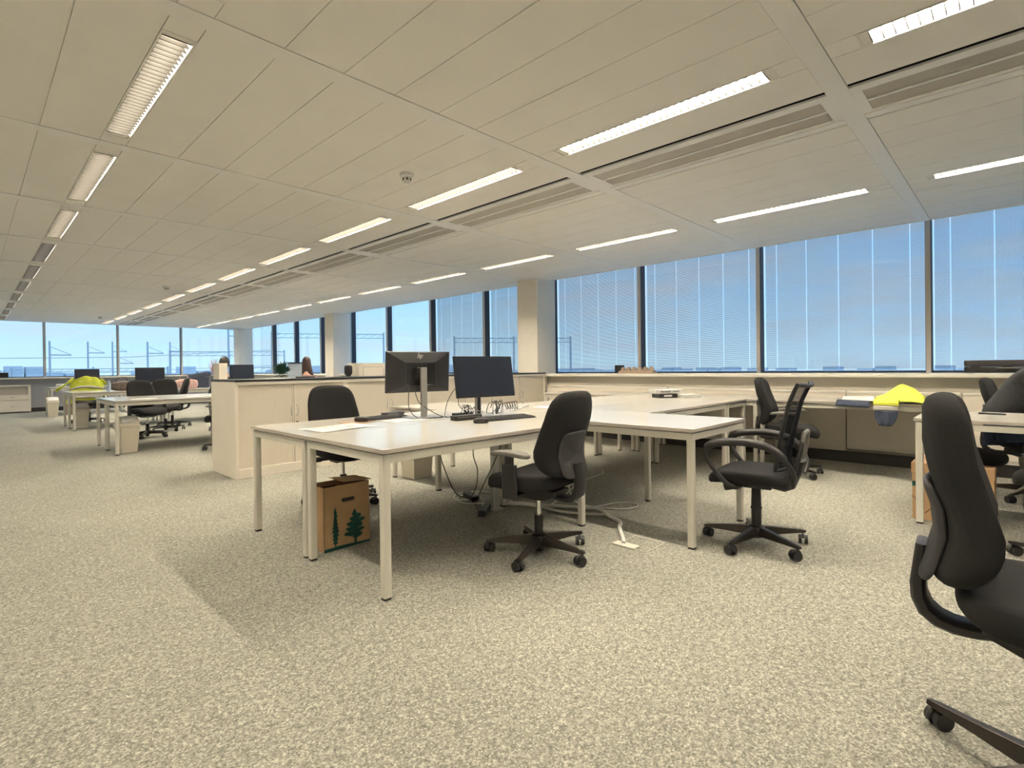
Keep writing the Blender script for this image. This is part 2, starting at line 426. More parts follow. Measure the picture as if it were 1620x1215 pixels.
rows = [(-1.49, 'unseen row added for light along the left wall', -1, 10), (.68, 'left-hand row running to the far windows', -1, 10), (2.918, 'middle row beside the air vents', -1, 10), (5.47, 'row nearest the blinds', -1, 10)]  # the first row lies out of view, added for its light
LP_ = {}
for xr, nm, k0, k1 in rows:
    for i, k in enumerate(range(k0, k1 + 1)):
        y = G0 + P * (k + .5)
        if y + .9 > YCE: continue
        lab = 'recessed louvred strip light, %s counted from behind the camera in the %s' % (ORD[i], nm)
        lab = 'recessed louvred strip light, %s in the %s' % (ORD[i], nm)
        key = 'd' if (xr < -1 and k > 0) or (xr < 1 and k > 3) else ('m' if xr < 1 else 'b')
        if key not in LP_:
            o = LP_[key] = lamp({'d': TUBED, 'm': TUBE, 'b': TUBEB}[key]); o.location = (xr, y, ZC); o['label'] = lab; o['group'] = 'strip lights in the metal ceiling'
        else: dup(LP_[key], (xr, y, ZC), 0, lab)
V0 = None
for i, k in enumerate(range(-1, 11)):
    y = G0 + P * (k + .5)
    if y + .9 > YCE: continue
    lab = 'long ceiling air vent with two grey strips, %s along its row' % ORD[i]
    if V0 is None:
        V0 = t = thing('air_vent', lab, 'vent', (3.37, y, ZC), 0, 'air vents in one row of the ceiling')
        h = P / 2 - BW; b = B()
        b.box(0, .075, -h, h, -.003, .02); b.box(.215, .235, -h, h, -.003, .02); b.box(.375, .47, -h, h, -.003, .02)
        for s in (-1, 1): b.box(.075, .375, s * (h - .025) - .025, s * (h - .025) + .025, -.003, .02)
        b.box(.405, .425, -h, h, -.010, -.003)
        obj('vent_frame', b, BEAM, t)
        for x0, x1 in ((.075, .215), (.235, .375)):
            b = B(); b.box(x0, x1, -h + .05, h - .05, .004, .008); obj('grille', b, GRIL, t)
    else: dup(V0, (3.37, y, ZC), 0, lab)
D0 = None
for (x, y), lab in (((2.38, 3.40), 'white smoke detector on the ceiling nearest the camera'), ((2.45, 10.8), 'white smoke detector halfway down the ceiling'), ((2.5, 17.8), 'white smoke detector near the far windows')):
    if D0 is None:
        D0 = t = thing('smoke_detector', lab, 'smoke detector', (x, y, ZC), 0, 'smoke detectors')
        b = B(); b.lathe([(.052, 0), (.052, -.018), (.045, -.024)]); obj('mounting_base', b, PAPER, t, smooth=True)
        b = B(); b.lathe([(.034, -.024), (.030, -.062), (.02, -.064)]); obj('chamber', b, PAPER, t, smooth=True)
        b = B()
        for a in range(6): b.box(.026, .034, -.008, .008, -.05, -.036, Matrix.Rotation(a * pi / 3, 4, 'Z'))
        obj('slots', b, FOOT, t)
    else: dup(D0, (x, y, ZC), 0, lab)

# ------------------------------------------------------------------ desks
def desk(x0, x1, y0, y1, label, group=None, name='desk', legs=((0, 0), (1, 0), (0, 1), (1, 1)), z=.74):
    t = thing(name, label, 'desk', ((x0 + x1) / 2, (y0 + y1) / 2, 0), 0, group)
    w, d = (x1 - x0) / 2, (y1 - y0) / 2
    b = B(); b.box(-w + .001, w - .001, -d + .001, d - .001, z - .022, z); b.mi = 1
    tt = obj('tabletop', b, [TOPM, EDGE], t, bevel=.002)
    for p in tt.data.polygons:
        if abs(p.normal.z) < .5: p.material_index = 1
    b = B(); i_ = .012; zt = z - .030; zb = zt - .042; wd = .03
    b.box(-w + i_, w - i_, -d + i_, -d + i_ + wd, zb, zt); b.box(-w + i_, w - i_, d - i_ - wd, d - i_, zb, zt)
    b.box(-w + i_, -w + i_ + wd, -d + i_, d - i_, zb, zt); b.box(w - i_ - wd, w - i_, -d + i_, d - i_, zb, zt)
    for sx in (-1, 1):
        for sy in (-1, 1): b.box(sx * (w - .05) - .02, sx * (w - .05) + .02, sy * (d - .05) - .02, sy * (d - .05) + .02, zt, z - .022)
    obj('frame', b, FRM, t, bevel=.0015)
    for lx, ly in legs:
        cx = -w + .032 if lx == 0 else w - .032; cy = -d + .032 if ly == 0 else d - .032
        b = B(); b.rbox(cx - .021, cx + .021, cy - .021, cy + .021, .012, zt + .001, .006, 2); lg = obj('leg', b, FRM, t, smooth=True)
        b = B(); b.rbox(cx - .019, cx + .019, cy - .019, cy + .019, 0, .013, .005, 2); obj('foot', b, FOOT, lg)
    return t
GA = 'white desks of the middle cluster'
desk(1.38, 3.045, 2.205, 3.055, 'white desk with the black keyboard, nearest the camera', GA)
desk(1.38, 3.045, 3.06, 3.90, 'white desk with the silver-stand monitor turned away from the camera', GA)
desk(3.05, 3.895, 1.42, 3.055, 'white desk sticking out beside the mesh armchair', GA)
desk(3.05, 3.895, 3.06, 4.72, 'white desk end nearest the cream cabinets, waste bin under its corner', GA)
desk(3.90, 5.55, 2.20, 3.045, 'white desk behind the projecting one, in front of the router boxes', GA)
desk(3.90, 5.55, 3.05, 3.89, 'white desk on the cabinet side, between the monitor and the router boxes', GA)
desk(5.555, 6.08, 2.20, 3.88, 'short white link table carrying the router boxes', GA, name='side_table')
GW = 'white desks pushed along the window sill'
desk(6.10, 6.885, .53, 2.09, 'white desk at the windows with the yellow jacket on it', GW)
desk(6.10, 6.885, 2.095, 3.655, 'empty white window desk behind the short link table', GW)
desk(6.10, 6.885, 3.66, 5.20, 'empty white window desk beside the near pillar', GW)
desk(4.60, 5.44, -1.12, .535, 'white desk at the right edge with the seated person behind', None)
GL = 'white desks of the left-hand cluster'
desk(1.37, 3.02, 8.80, 9.55, 'white desk with the cream swing bin under its near end', GL)
desk(1.37, 3.02, 9.555, 10.30, 'white desk backing onto the bin desk, two dark chairs behind', GL)
desk(3.03, 4.68, 8.80, 9.55, 'white desk behind the cream cabinets, nearer of the hidden pair', GL)
desk(3.03, 4.68, 9.555, 10.30, 'white desk behind the cream cabinets carrying the dark monitor', GL)
GF = 'white desks of the two far clusters'
desk(1.40, 3.05, 13.2, 13.93, 'white desk with the clear bottle and brown handbag', GF)
desk(1.40, 3.05, 13.935, 14.66, 'white desk just in front of the chair wearing the yellow jacket', GF)
desk(3.06, 4.70, 13.2, 13.93, 'white desk with the flowered bag and papers', GF)
desk(3.06, 4.70, 13.935, 14.66, 'white desk behind the flowered bag, below the black coat', GF)
desk(1.50, 3.15, 18.2, 18.9, 'white desk with the far left monitor, bin and carton below', GF)
desk(1.50, 3.15, 18.905, 19.6, 'farthest white desk before the end windows', GF)
for q, (yy, lab) in enumerate(((8.6, 'white desk beside the second pillar, plant on it'), (12.2, 'white desk by the windows in front of the brown-haired person'))):
    desk(4.90, 6.55, yy, yy + .8, lab, GF)

# ------------------------------------------------------------------ radiator covers
RC = [( .42, 1.40, 6.90, .165, 'grey-beige radiator panel standing proud under the yellow jacket desk'), (1.42, 3.6, 6.94, .13, 'beige radiator casing right of the armchair pair'),
      (3.62, 5.86, 6.94, .13, 'beige radiator casing between the pillar and the router boxes'), (-2.8, .40, 6.93, .13, 'light radiator casing behind the seated person'), (6.4, 13.0, 6.93, .13, 'radiator casing behind the cream cabinets'), (13.6, 20.0, 6.93, .13, 'radiator casing in the far corner')]
for y0, y1, x, z0, lab in RC:
    t = thing('radiator_cover', lab, 'radiator cover', (x, (y0 + y1) / 2, 0), 0, 'radiator casings under the sill')
    h = (y1 - y0) / 2; b = B(); b.box(0, 6.999 - x, -h, h, z0 + .03, .79); obj('casing', b, CAB, t, bevel=.003)
    b = B(); b.box(-.008, 6.999 - x, -h, h, .79, .815); obj('top_ledge', b, SILL, t, bevel=.003)
    b = B(); b.box(.01, 6.999 - x, -h, h, z0, z0 + .03); obj('bottom_lip', b, GREYP if 0 else WALL, t)

# ------------------------------------------------------------------ cream tambour cabinets
def cabinet(label):
    W, D, H = 1.24, .76, 1.013
    t = thing('storage_cabinet', label, 'cabinet', (0, 0, 0), 0, 'cream tambour cabinets in one long row')
    w = W / 2; b = B()
    b.box(-w, -w + .03, 0, D, 0, H); b.box(w - .03, w, 0, D, 0, H); b.box(-w + .03, w - .03, 0, D, H - .035, H); b.box(-w + .03, w - .03, 0, D, 0, .10)
    b.box(-w + .03, w - .03, D - .02, D, .10, H - .035)
    obj('body', b, CAB, t, bevel=.002)
    for s in (-1, 1):
        b = B(); x0, x1 = (-w + .03, -.003) if s < 0 else (.003, w - .03); nn = 38
        for i in range(nn):
            a = x0 + (x1 - x0) * i / nn; c = x0 + (x1 - x0) * (i + 1) / nn
            b.box(a + .0004, c - .0004, .020, .034, .102, H - .037)
        b.box(x0, x1, .022, .036, .102, H - .037)
        if s < 0: b.box(-.02, -.003, .012, .02, .102, H - .037)
        else: b.box(.003, .02, .012, .02, .102, H - .037)
        dr = obj('tambour_door', b, CABD, t)
        b = B(); xx = s * .022; b.tube([(xx, .014, .62), (xx + s * .014, -.004, .635), (xx + s * .020, -.008, .68), (xx + s * .014, -.004, .725), (xx, .014, .74)], .004, 8)
        obj('handle', b, SIL, dr, smooth=True)
    b = B(); b.cyl((.028, .02, .545), (.028, -.012, .545), .011, n=14); b.box(.024, .032, -.03, -.012, .51, .56); obj('lock', b, BLK, t, smooth=True)
    return t
c0 = cabinet('cream tambour cabinet with the key in its lock, left end of the row'); c0.location = (2.54, 5.84, 0)
for i, lab in enumerate(('cream tambour cabinet behind the monitor turned away', 'cream tambour cabinet behind the dark monitor screen', 'cream tambour cabinet at the pillar end of the row')):
    dup(c0, (2.54 + 1.241 * (i + 1), 5.84, 0), 0, lab)
b = B(); b.box(1.915, 6.89, 5.835, 6.605, 1.0135, 1.034); tag(obj('worktop', b, mat('black_worktop', (.02, .02, .022), .4), bevel=.002), 'thin black worktop running along the cream cabinets', 'worktop')

# ------------------------------------------------------------------ task chairs
def star(t, R=.30, metal=BLKM, a0=.89, casters=BLK):
    b = B(); b.lathe([(.030, .045), (.045, .055), (.048, .115), (.034, .125)], n=20)
    for k in range(5):
        a = 2 * pi * k / 5 + a0; c, s = cos(a), sin(a)
        def pt(r, lat, z): return (r * c - lat * s, r * s + lat * c, z)
        b.loft([[pt(r, -w, z0), pt(r, w, z0), pt(r, w * .62, z1), pt(r, -w * .62, z1)] for r, w, z0, z1 in ((.02, .030, .062, .118), (.10, .026, .064, .110), (.22, .020, .066, .094), (R - .01, .017, .066, .084), (R + .015, .013, .066, .080))])
    obj('star_base', b, metal, t, smooth=True, bevel=.002)
    for k in range(5):
        a = 2 * pi * k / 5 + a0; cx, cy = R * cos(a), R * sin(a); h = a + 1.2 + .9 * sin(3.1 * k)
        d = Vector((cos(h), sin(h), 0)); nrm = Vector((-sin(h), cos(h), 0)); c = Vector((cx, cy, 0)) - d * .016 + Vector((0, 0, .0275))
        b = B(); b.cyl(Vector((cx, cy, .068)), Vector((cx, cy, .045)), .007, n=10)
        for s in (-1, 1): b.cyl(c + nrm * s * .008, c + nrm * s * .026, .0275, n=20)
        b.tube([c + nrm * 0 + Vector((0, 0, .0)) + d * (.031 * cos(q)) + Vector((0, 0, .031 * sin(q))) for q in (0, .5, 1., 1.5, 2., 2.6)], .008, 8)
        obj('caster', b, casters, t, smooth=True)

def task_chair(label, arms=True, pad_sheen_mat=GREYP, top=.99, wide=1.0, a0=.89, R=.31, up=0., lean=-.035):
    t = thing('office_chair', label, 'chair', (0, 0, 0), 0, 'black upholstered office chairs')
    star(t, R, a0=a0); n0 = len(t.children)
    b = B(); b.cyl((0, 0, .02), (0, 0, .235), .027, n=20); obj('gas_sleeve', b, BLK, t, smooth=True)
    b = B(); b.cyl((0, 0, .235), (0, 0, .37), .014, n=16); obj('gas_rod', b, CHR, t, smooth=True)
    b = B(); b.loft([[(-.07, -.16, z0), (.07, -.16, z0), (.07, -.16, z1), (-.07, -.16, z1)] for z0, z1 in ((.375, .405),)] + [[(-.085, y, z0), (.085, y, z0), (.085, y, z1), (-.085, y, z1)] for y, z0, z1 in ((-.08, .345, .41), (.06, .345, .41), (.16, .38, .41))])
    b.box(.08, .22, .02, .035, .375, .385); b.box(.20, .25, .005, .05, .372, .39)
    b.box(-.22, -.08, .02, .035, .375, .385); b.box(-.25, -.20, .005, .05, .372, .39)
    obj('tilt_mechanism', b, BLK, t, bevel=.004)
    def sf(x, y, z):
        yy = y / .24
        dz = .018 * yy * yy if yy < 0 else -.045 * max(0, yy - .45) ** 2 * 3
        dz += .020 * (abs(x) / .24) ** 3 + .0 if z > 0 else 0
        k = 1 - .05 * (yy + 1) * .5 if yy < 0 else 1
        return (x * k, y + .03, .455 + z + dz)
    b = B(); b.pad(.49, .49, .085, sf); obj('seat', b, FAB, t, smooth=True, auto=False)
    H = top - .50
    def back(x, v, th):
        u = (v / H + .5)                                  # 0 bottom, 1 top
        wf = (1.0 - .24 * max(0, u - .25) ** 1.15 - .12 * max(0, .2 - u) ** 1.0) * wide
        y = -.225 + .045 * sin(pi * min(1, u * 1.5)) * (1 if u < .67 else 0) - .045 * (u - .35) * 1.6 - .10 * max(0, u - .55) ** 1.8
        if u >= .67: y = -.225 - .045 * (u - .35) * 1.6 - .10 * max(0, u - .55) ** 1.8 + .045 * sin(pi) 
        if .55 < u: y -= 0
        y = -.245 + .050 * math.exp(-((u - .30) / .26) ** 2) + lean * u ** 2
        return (x * wf, y + .10 * (abs(x) / .23) ** 2.4 * (1 - .35 * u) * .55 + th * 1.0, .50 + u * H)
    b = B(); b.pad(.47, H, .085, back, n=4.2, N_=48); obj('backrest', b, FAB, t, smooth=True, auto=False)
    def plate(x, v, th):
        u = (v / .30 + .5); p = back(x, -H / 2 + H * (-.01 + .54 * u), 0)
        return (p[0] , p[1] - .045 - .010 * (1 - (abs(x) / .15) ** 2 * .8) + th, p[2])
    b = B(); b.pad(.27, .30, .022, plate, n=6, N_=40); obj('back_plate', b, FABG, t, smooth=True, auto=False)['label'] = 'smooth charcoal plastic plate'
    path = [(0, -.10, .375), (0, -.17, .362), (0, -.215, .362), (0, -.25, .372), (0, -.278, .395), (0, -.292, .43), (0, -.294, .47), (0, -.290, .52), (0, -.285, .58)]
    b = B(); b.sweep(path, [.075, .08, .085, .09, .095, .10, .10, .10, .10], [.03, .03, .032, .034, .035, .035, .035, .03, .025]); obj('back_bar', b, BLK, t, smooth=True)
    if arms:
        for s in (-1, 1):
            b = B()
            b.box(min(s * .10, s * .275), max(s * .10, s * .275), -.03, .05, .385, .402)
            b.rbox(s * .275 - .014, s * .275 + .014, -.045, .055, .385, .58, .012); b.rbox(s * .275 - .011, s * .275 + .011, -.025, .035, .57, .640, .01)
            ar = obj('armrest', b, BLK, t, smooth=True)
            b = B(); b.pad(.085, .27, .028, lambda x, y, z: (x + s * .275, y + .0, .646 + z - .012 * (y / .13) ** 2), n=3); obj('arm_pad', b, pad_sheen_mat, ar, smooth=True)  # pads are black, their sheen is put into the grey colour
    if up:
        for ch in t.children:
            if not ch.name.startswith(('star_base', 'caster', 'gas_sleeve')): ch.location.z = up
    return t
A0 = task_chair('black high-backed office chair with charcoal back plate, tucked at the near desk')
def place(o, x, y, deg): o.location = (x, y, 0); o.rotation_euler = (0, 0, radians(deg - 90)); return o
place(A0, 2.395, 2.10, 96)
def pl(x, y, deg, lab, src=None):
    return dup(src or A0, (x, y, 0), radians(deg - 90), lab)
pl(2.22, 4.16, -95, 'black office chair between the turned-away monitor and the cream cabinets')
pl(5.85, 1.70, -80, 'black office chair facing the windows behind the mesh armchair')
pl(6.03, -.07, -90, 'black office chair the dark-shirted person sits on')
pl(2.15, 10.85, -75, 'dark office chair behind the left desk cluster, wider back')
pl(2.62, 11.75, -100, 'dark office chair farther back, its top over the wider one')
pl(2.62, 8.25, 125, 'dark office chair half hidden by the left end of the cabinets')
pl(1.90, 15.15, -90, 'dark office chair wearing the yellow jacket')
pl(2.92, 12.55, 170, 'dark chair back seen edge-on between the flowered bag and the far monitor')
N0 = task_chair('black office chair without armrests, large in the lower right foreground', arms=False, top=1.0, a0=.332, R=.33, up=.045, lean=.005)
place(N0, 1.89, -.085, -87)
pl(4.08, -.27, 65, 'armless black chair at the right edge, only a caster showing', N0)

# ------------------------------------------------------------------ mesh armchair
t = thing('mesh_armchair', 'black mesh-backed swivel chair with looped arms beside the projecting desk', 'chair', (3.43, 1.19, 0), 0)
star(t, .30, a0=.384)
b = B(); b.lathe([(.028, .05), (.030, .22), (.036, .235), (.030, .24), (.027, .37), (.022, .375)], n=20); obj('column_shroud', b, BLK, t, smooth=True)
b = B(); b.box(-.08, .08, -.10, .12, .365, .40); b.box(.08, .22, .05, .065, .37, .38); b.cyl((.20, .0575, .375), (.245, .0575, .372), .012, n=12); b.cyl((.0, .12, .36), (.0, .19, .34), .028, n=16); obj('tilt_mechanism', b, BLK, t, bevel=.004)
b = B(); b.pad(.49, .48, .075, lambda x, y, z: (x, y + .02, .44 + z - .05 * max(0, y / .24 - .4) ** 2 * 2 + .01 * (abs(x) / .24) ** 3), n=3.6); obj('seat', b, FAB, t, smooth=True, auto=False)
def mb(u, v):    # u across -1..1, v 0 bottom..1 top
    w = .155 + .09 * v ** .8 + .0 * v
    y = -.185 - .10 * v ** 1.2 - .10 * max(0, v - .8) + .045 * u * u * (1 - .3 * v)
    return Vector((u * w, y, .50 + .50 * v + .012 * u * u * v))
b = B(); b.grid(lambda i, j: mb(2 * i - 1, j), 14, 20); obj('mesh_back', b, MESHF, t, smooth=True)
b = B(); edge = [mb(-1, v / 12) for v in range(13)] + [mb(u / 6 - 1, 1) for u in range(1, 12)] + [mb(1, 1 - v / 12) for v in range(13)] + [mb(1 - u / 6, 0) for u in range(1, 12)]
b.tube(edge, .012, 8, closed=True); obj('back_frame', b, BLK, t, smooth=True)
b = B()
for s in (-1, 1): b.tube([(s * .12, -.20, .40), (s * .125, -.235, .50), (s * .115, -.265, .62), (s * .07, -.275, .70)], [.016, .014, .012, .010], 8)
b.tube([(0, -.10, .385), (0, -.16, .375), (0, -.20, .39), (0, -.235, .47), (0, -.255, .58), (0, -.275, .70), (0, -.28, .74)], [.026, .026, .024, .02, .018, .015, .01], 10)
obj('back_support', b, BLK, t, smooth=True)
b = B()
fr = lambda u, v: Vector((u * .095, -.255 - .02 * v - .012 * (1 - u * u), .56 + .16 * v))
b.tube([fr(-1, 0), fr(0, -.05), fr(1, 0), fr(.95, .5), fr(.8, 1), fr(0, 1.06), fr(-.8, 1), fr(-.95, .5)], .013, 8, closed=True)
b.tube([fr(-.45, .05), fr(-.42, .95)], .010, 8); b.tube([fr(.45, .05), fr(.42, .95)], .010, 8)
obj('lumbar_support', b, GREYP, t, smooth=True)['label'] = 'grey plastic lumbar frame'
for s in (-1, 1):
    b = B(); x = s * .275
    pts = [(s * .20, -.24, .44), (s * .25, -.25, .50), (x, -.215, .575), (x, -.14, .645), (x, -.02, .672), (x, .10, .668), (x, .19, .648), (x, .225, .60), (x, .20, .53), (s * .27, .12, .43), (s * .24, .07, .395), (s * .12, .06, .385)]
    P_ = [Vector(p) for p in pts]; Q = []
    for i in range(len(P_) - 1):                          # Catmull-Rom
        p0, p1, p2, p3 = P_[max(i - 1, 0)], P_[i], P_[i + 1], P_[min(i + 2, len(P_) - 1)]
        for j in range(4):
            u = j / 4; Q.append(.5 * ((2 * p1) + (p2 - p0) * u + (2 * p0 - 5 * p1 + 4 * p2 - p3) * u * u + (3 * p1 - p0 - 3 * p2 + p3) * u ** 3))
    Q.append(P_[-1]); m_ = len(Q)
    b.tube(Q, [.024 if .18 < i / m_ < .6 else .015 for i in range(m_)], 10); obj('arm_loop', b, BLK, t, smooth=True)
t.rotation_euler = (0, 0, radians(97 - 90))

# ------------------------------------------------------------------ monitors
def monitor(label, loc, deg, stand=SIL, back_logo=True, w=.545, h=.325, zb=.20, tilt=4, name='monitor', silver=True):
    t = thing(name, label, 'monitor', loc, radians(deg - 90), None)   # screen looks along local +Y
    T = Matrix.Translation((0, .045, zb + h / 2)) @ Matrix.Rotation(radians(tilt), 4, 'X')
    b = B(); b.box(-w / 2, w / 2, -.006, .012, -h / 2, h / 2, T)
    # pyramid-shaped rear shell
    R = [[(-w / 2, -.006, -h / 2), (w / 2, -.006, -h / 2), (w / 2, -.006, h / 2), (-w / 2, -.006, h / 2)],
         [(-w / 2 * .97, -.012, -h / 2 * .96), (w / 2 * .97, -.012, -h / 2 * .96), (w / 2 * .97, -.012, h / 2 * .97), (-w / 2 * .97, -.012, h / 2 * .97)],
         [(-.125, -.040, -.105), (.125, -.040, -.105), (.125, -.040, .075), (-.125, -.040, .075)],
         [(-.120, -.034, -.100), (.120, -.034, -.100), (.120, -.034, .070), (-.120, -.034, .070)]]
    b.loft([[T @ Vector(p) for p in r] for r in R])
    obj('housing', b, mat('monitor_black', (.018, .019, .023), .42), t, bevel=.0015)
    b = B(); b.box(-w / 2 + .007, w / 2 - .007, .0118, .0132, -h / 2 + .016, h / 2 - .007, T); obj('screen', b, SCREEN, t)
    if back_logo:
        b = B(); sl = .32
        def bar(x, z0, z1, th=.005):
            b.prism([T @ Vector(((x + sl * z) + dx, -.0305, z + .125)) for z, dx in ((z0, th / 2), (z0, -th / 2), (z1, -th / 2), (z1, th / 2))], T.to_3x3() @ Vector((0, .006, 0)))
        # two slanted letters
        bar(-.018, -.014, .026); bar(-.004, -.014, .008); bar(.006, -.028, .012); bar(.020, -.012, .010)
        def hb(xa, xb, z, th=.0045):
            b.prism([T @ Vector(((x + sl * zz), -.0305, zz + .125)) for x, zz in ((xa, z), (xb, z), (xb, z + th), (xa, z + th))], T.to_3x3() @ Vector((0, .006, 0)))
        hb(-.018, -.004, .008); hb(.006, .020, .009); hb(.006, .020, -.0145)
        obj('logo', b, mat('logo_silver', (.8, .8, .8), .3, .3), t)
    b = B(); b.box(-.024, .024, -.070, -.042, .008, zb + h / 2 + .035); b.box(-.024, .024, -.07, .012, zb + h / 2 + .028, zb + h / 2 + .036); obj('stand_column', b, stand, t, bevel=.003)
    b = B(); b.box(-.012, .012, -.0425, -.039, .02, zb + h / 2 + .02); b.box(-.05, .05, -.042, .012, zb + h / 2 - .05, zb + h / 2 + .03); obj('stand_slot', b, BLK, t)
    b = B(); b.rbox(-.13, .13, -.13, .09, 0, .009, .02); obj('stand_foot', b, stand, t, bevel=.002)
    return t
monitor('black monitor seen from behind on a silver stand, with a pale logo', (2.50, 3.42, .7405), 78)
monitor('black monitor with its blank screen toward the camera, loose cables below', (2.86, 3.10, .7405), -100, tilt=9, zb=.155, back_logo=False)
monitor('dark monitor on the far left desk against the first end windows', (2.30, 18.6, .7405), -90, BLK, False, zb=.16)
monitor('dark monitor behind the pair of left chairs, before the end windows', (2.78, 13.75, .7405), -90, BLK, False, zb=.16)
monitor('dark monitor rising above the black worktop near its left end', (3.32, 9.8, .7405), -88, BLK, False, w=.40, h=.26, zb=.235)

# ------------------------------------------------------------------ small things on the near desks
def simple(name, b, m, label, cat, group=None, loc=None, **k):
    o = obj(name, b, m, **k); tag(o, label, cat, group)
    if loc: o.location = loc
    return o
ZT = .7405
def keyboard(label, loc, deg, w=.44, d=.14):
    t = thing('keyboard', label, 'keyboard', loc, radians(deg), None)
    b = B(); b.prism([(-w / 2, -d / 2, 0), (-w / 2, d / 2, 0), (-w / 2, d / 2, .020), (-w / 2, -d / 2, .010)], (w, 0, 0)); obj('case', b, BLK, t, bevel=.003)
    b = B()
    for r in range(5):
        for c in range(20):
            x = -w / 2 + .012 + c * (w - .024) / 20; y = -d / 2 + .012 + r * (d - .024) / 5; z = .011 + .010 * (y + d / 2) / d
            b.box(x + .001, x + (w - .024) / 20 - .001, y + .001, y + (d - .024) / 5 - .001, z, z + .004)
    obj('keys', b, FABG, t)
    return t
keyboard('black keyboard in front of the blank-screen monitor', (2.83, 2.80, ZT), -8, .46, .16)
keyboard('slim black keyboard left of the silver monitor stand', (2.26, 3.60, ZT), 4, .42, .13)
def mouse(label, loc, deg, m=BLK):
    t = thing('computer_mouse', label, 'mouse', loc, radians(deg))
    b = B(); b.pad(.062, .112, .036, lambda x, y, z: (x, y, .018 + z * (1 - .9 * (y / .09) ** 2 * (1 if z > 0 else 0))), n=2.5); obj('shell', b, m, t, smooth=True)
    b = B(); b.cyl((-.003, .028, .033), (.003, .028, .033), .007, n=12); obj('scroll_wheel', b, GREYP, t)
    return t
mouse('black mouse beside the keyboard of the blank-screen monitor', (2.50, 2.72, ZT), 60)
mouse('dark mouse on a brown mat left of the monitors', (2.02, 3.50, ZT + .003), 30, FABG)
b = B(); b.box(-.11, .11, -.08, .08, 0, .003); simple('mouse_mat', b, mat('brown_mat', (.33, .20, .12), .7), 'small brown mouse mat near the printed sheet', 'mouse mat', loc=(1.98, 3.50, ZT - .0002))
def dock(label, loc, deg, s):
    t = thing('docking_station', label, 'docking station', loc, radians(deg))
    b = B(); b.rbox(-s[0] / 2, s[0] / 2, -s[1] / 2, s[1] / 2, 0, s[2], .01); obj('case', b, BLK, t, bevel=.003)
    b = B(); b.box(-s[0] / 2 + .02, s[0] / 2 - .02, -s[1] / 2 - .001, -s[1] / 2 + .002, s[2] * .6, s[2] * .75); obj('light_strip', b, GREYP, t)
    return t
dock('black docking station lying between the two monitors', (2.60, 2.99, ZT), -8, (.24, .08, .035))
dock('smaller black dock behind the first, under the cables', (2.76, 3.22, ZT), -5, (.16, .08, .03))
dock('flat black phone dock near the far edge, left of the silver stand', (2.50, 3.82, ZT), 10, (.20, .08, .022))
b = B(); b.grid(lambda u, v: (-.21 + .42 * u, -.14 + .28 * v, .001 + .004 * sin(3 * u + 2 * v) ** 2), 6, 4)
pp = simple('printed_sheet', b, PAPER, 'white printed sheet lying near the left end of the desk', 'paper', loc=(1.72, 3.28, ZT)); pp.rotation_euler.z = radians(8)
b = B(); random.seed(3)
for i in range(26):
    x = random.uniform(-.17, .12); y = random.uniform(-.1, .1); b.box(x, x + random.uniform(.02, .06), y, y + .008, .0072, .0076)
o = obj('print', b, GREYP, pp)
b = B(); b.box(-.15, .15, -.105, .105, 0, .002); simple('paper_note', b, PAPER, 'white paper by the keyboard left of the silver stand', 'paper', loc=(2.30, 3.35, ZT))
def squiggle(c, n, rx, ry, zamp, seed, z0=.0):
    r = random.Random(seed); pts = []; ph = r.uniform(0, 6)
    for i in range(n):
        a = ph + i * 2 * pi / 11
        k = .55 + .45 * sin(i * .37 + seed); pts.append((c[0] + rx * k * cos(a) + r.uniform(-.01, .01), c[1] + ry * k * sin(a * 1.08) + r.uniform(-.01, .01), z0 + .004 + zamp * (.5 + .5 * sin(i * .83 + seed))))
    return pts
def cr(pts, k=5):
    P_ = [Vector(p) for p in pts]; Q = []
    for i in range(len(P_) - 1):
        p0, p1, p2, p3 = P_[max(i - 1, 0)], P_[i], P_[i + 1], P_[min(i + 2, len(P_) - 1)]
        for j in range(k):
            u = j / k; Q.append(.5 * ((2 * p1) + (p2 - p0) * u + (2 * p0 - 5 * p1 + 4 * p2 - p3) * u * u + (3 * p1 - p0 - 3 * p2 + p3) * u ** 3))
    return Q + [P_[-1]]
def cable(label, pts, r, m, name='cable', group=None):
    b = B(); b.tube(cr(pts), r, 7); return simple(name, b, m, label, 'cable', group, smooth=True)
cable('black cable looping from the back of the silver-stand monitor', [(2.40, 3.43, 1.0), (2.37, 3.40, .93), (2.36, 3.38, .82), (2.40, 3.33, .75), (2.48, 3.27, .747), (2.62, 3.25, .748)], .003, CABB)
cable('white-plugged cable hanging beside the silver column', [(2.46, 3.44, 1.0), (2.43, 3.40, .95), (2.45, 3.37, .86), (2.52, 3.33, .80), (2.58, 3.24, .75), (2.66, 3.20, .747)], .003, CABB)
cable('black cable forming the tall loop right of the silver stand', [(2.64, 3.30, .75), (2.68, 3.31, .86), (2.76, 3.31, .96), (2.79, 3.29, .94), (2.74, 3.24, .83), (2.80, 3.16, .75), (2.88, 3.22, .747)], .003, CABB)
cable('tangled black cables left of the blank-screen monitor stand', squiggle((2.76, 3.16), 40, .13, .09, .09, 2, ZT), .0028, CABB, 'cable_tangle')
cable('tangled black cables right of the blank-screen monitor stand', squiggle((3.06, 3.14), 44, .15, .10, .11, 5, ZT), .0028, CABB, 'cable_tangle')
cable('tangled white cables under the blank-screen monitor', squiggle((2.93, 3.24), 40, .20, .12, .05, 8, ZT), .003, CABLE, 'cable_tangle')
cable('white cable heap on the desk left of the tall chair back', squiggle((3.55, 3.35), 46, .22, .14, .03, 11, ZT), .004, CABLE, 'cable_tangle')
b = B()
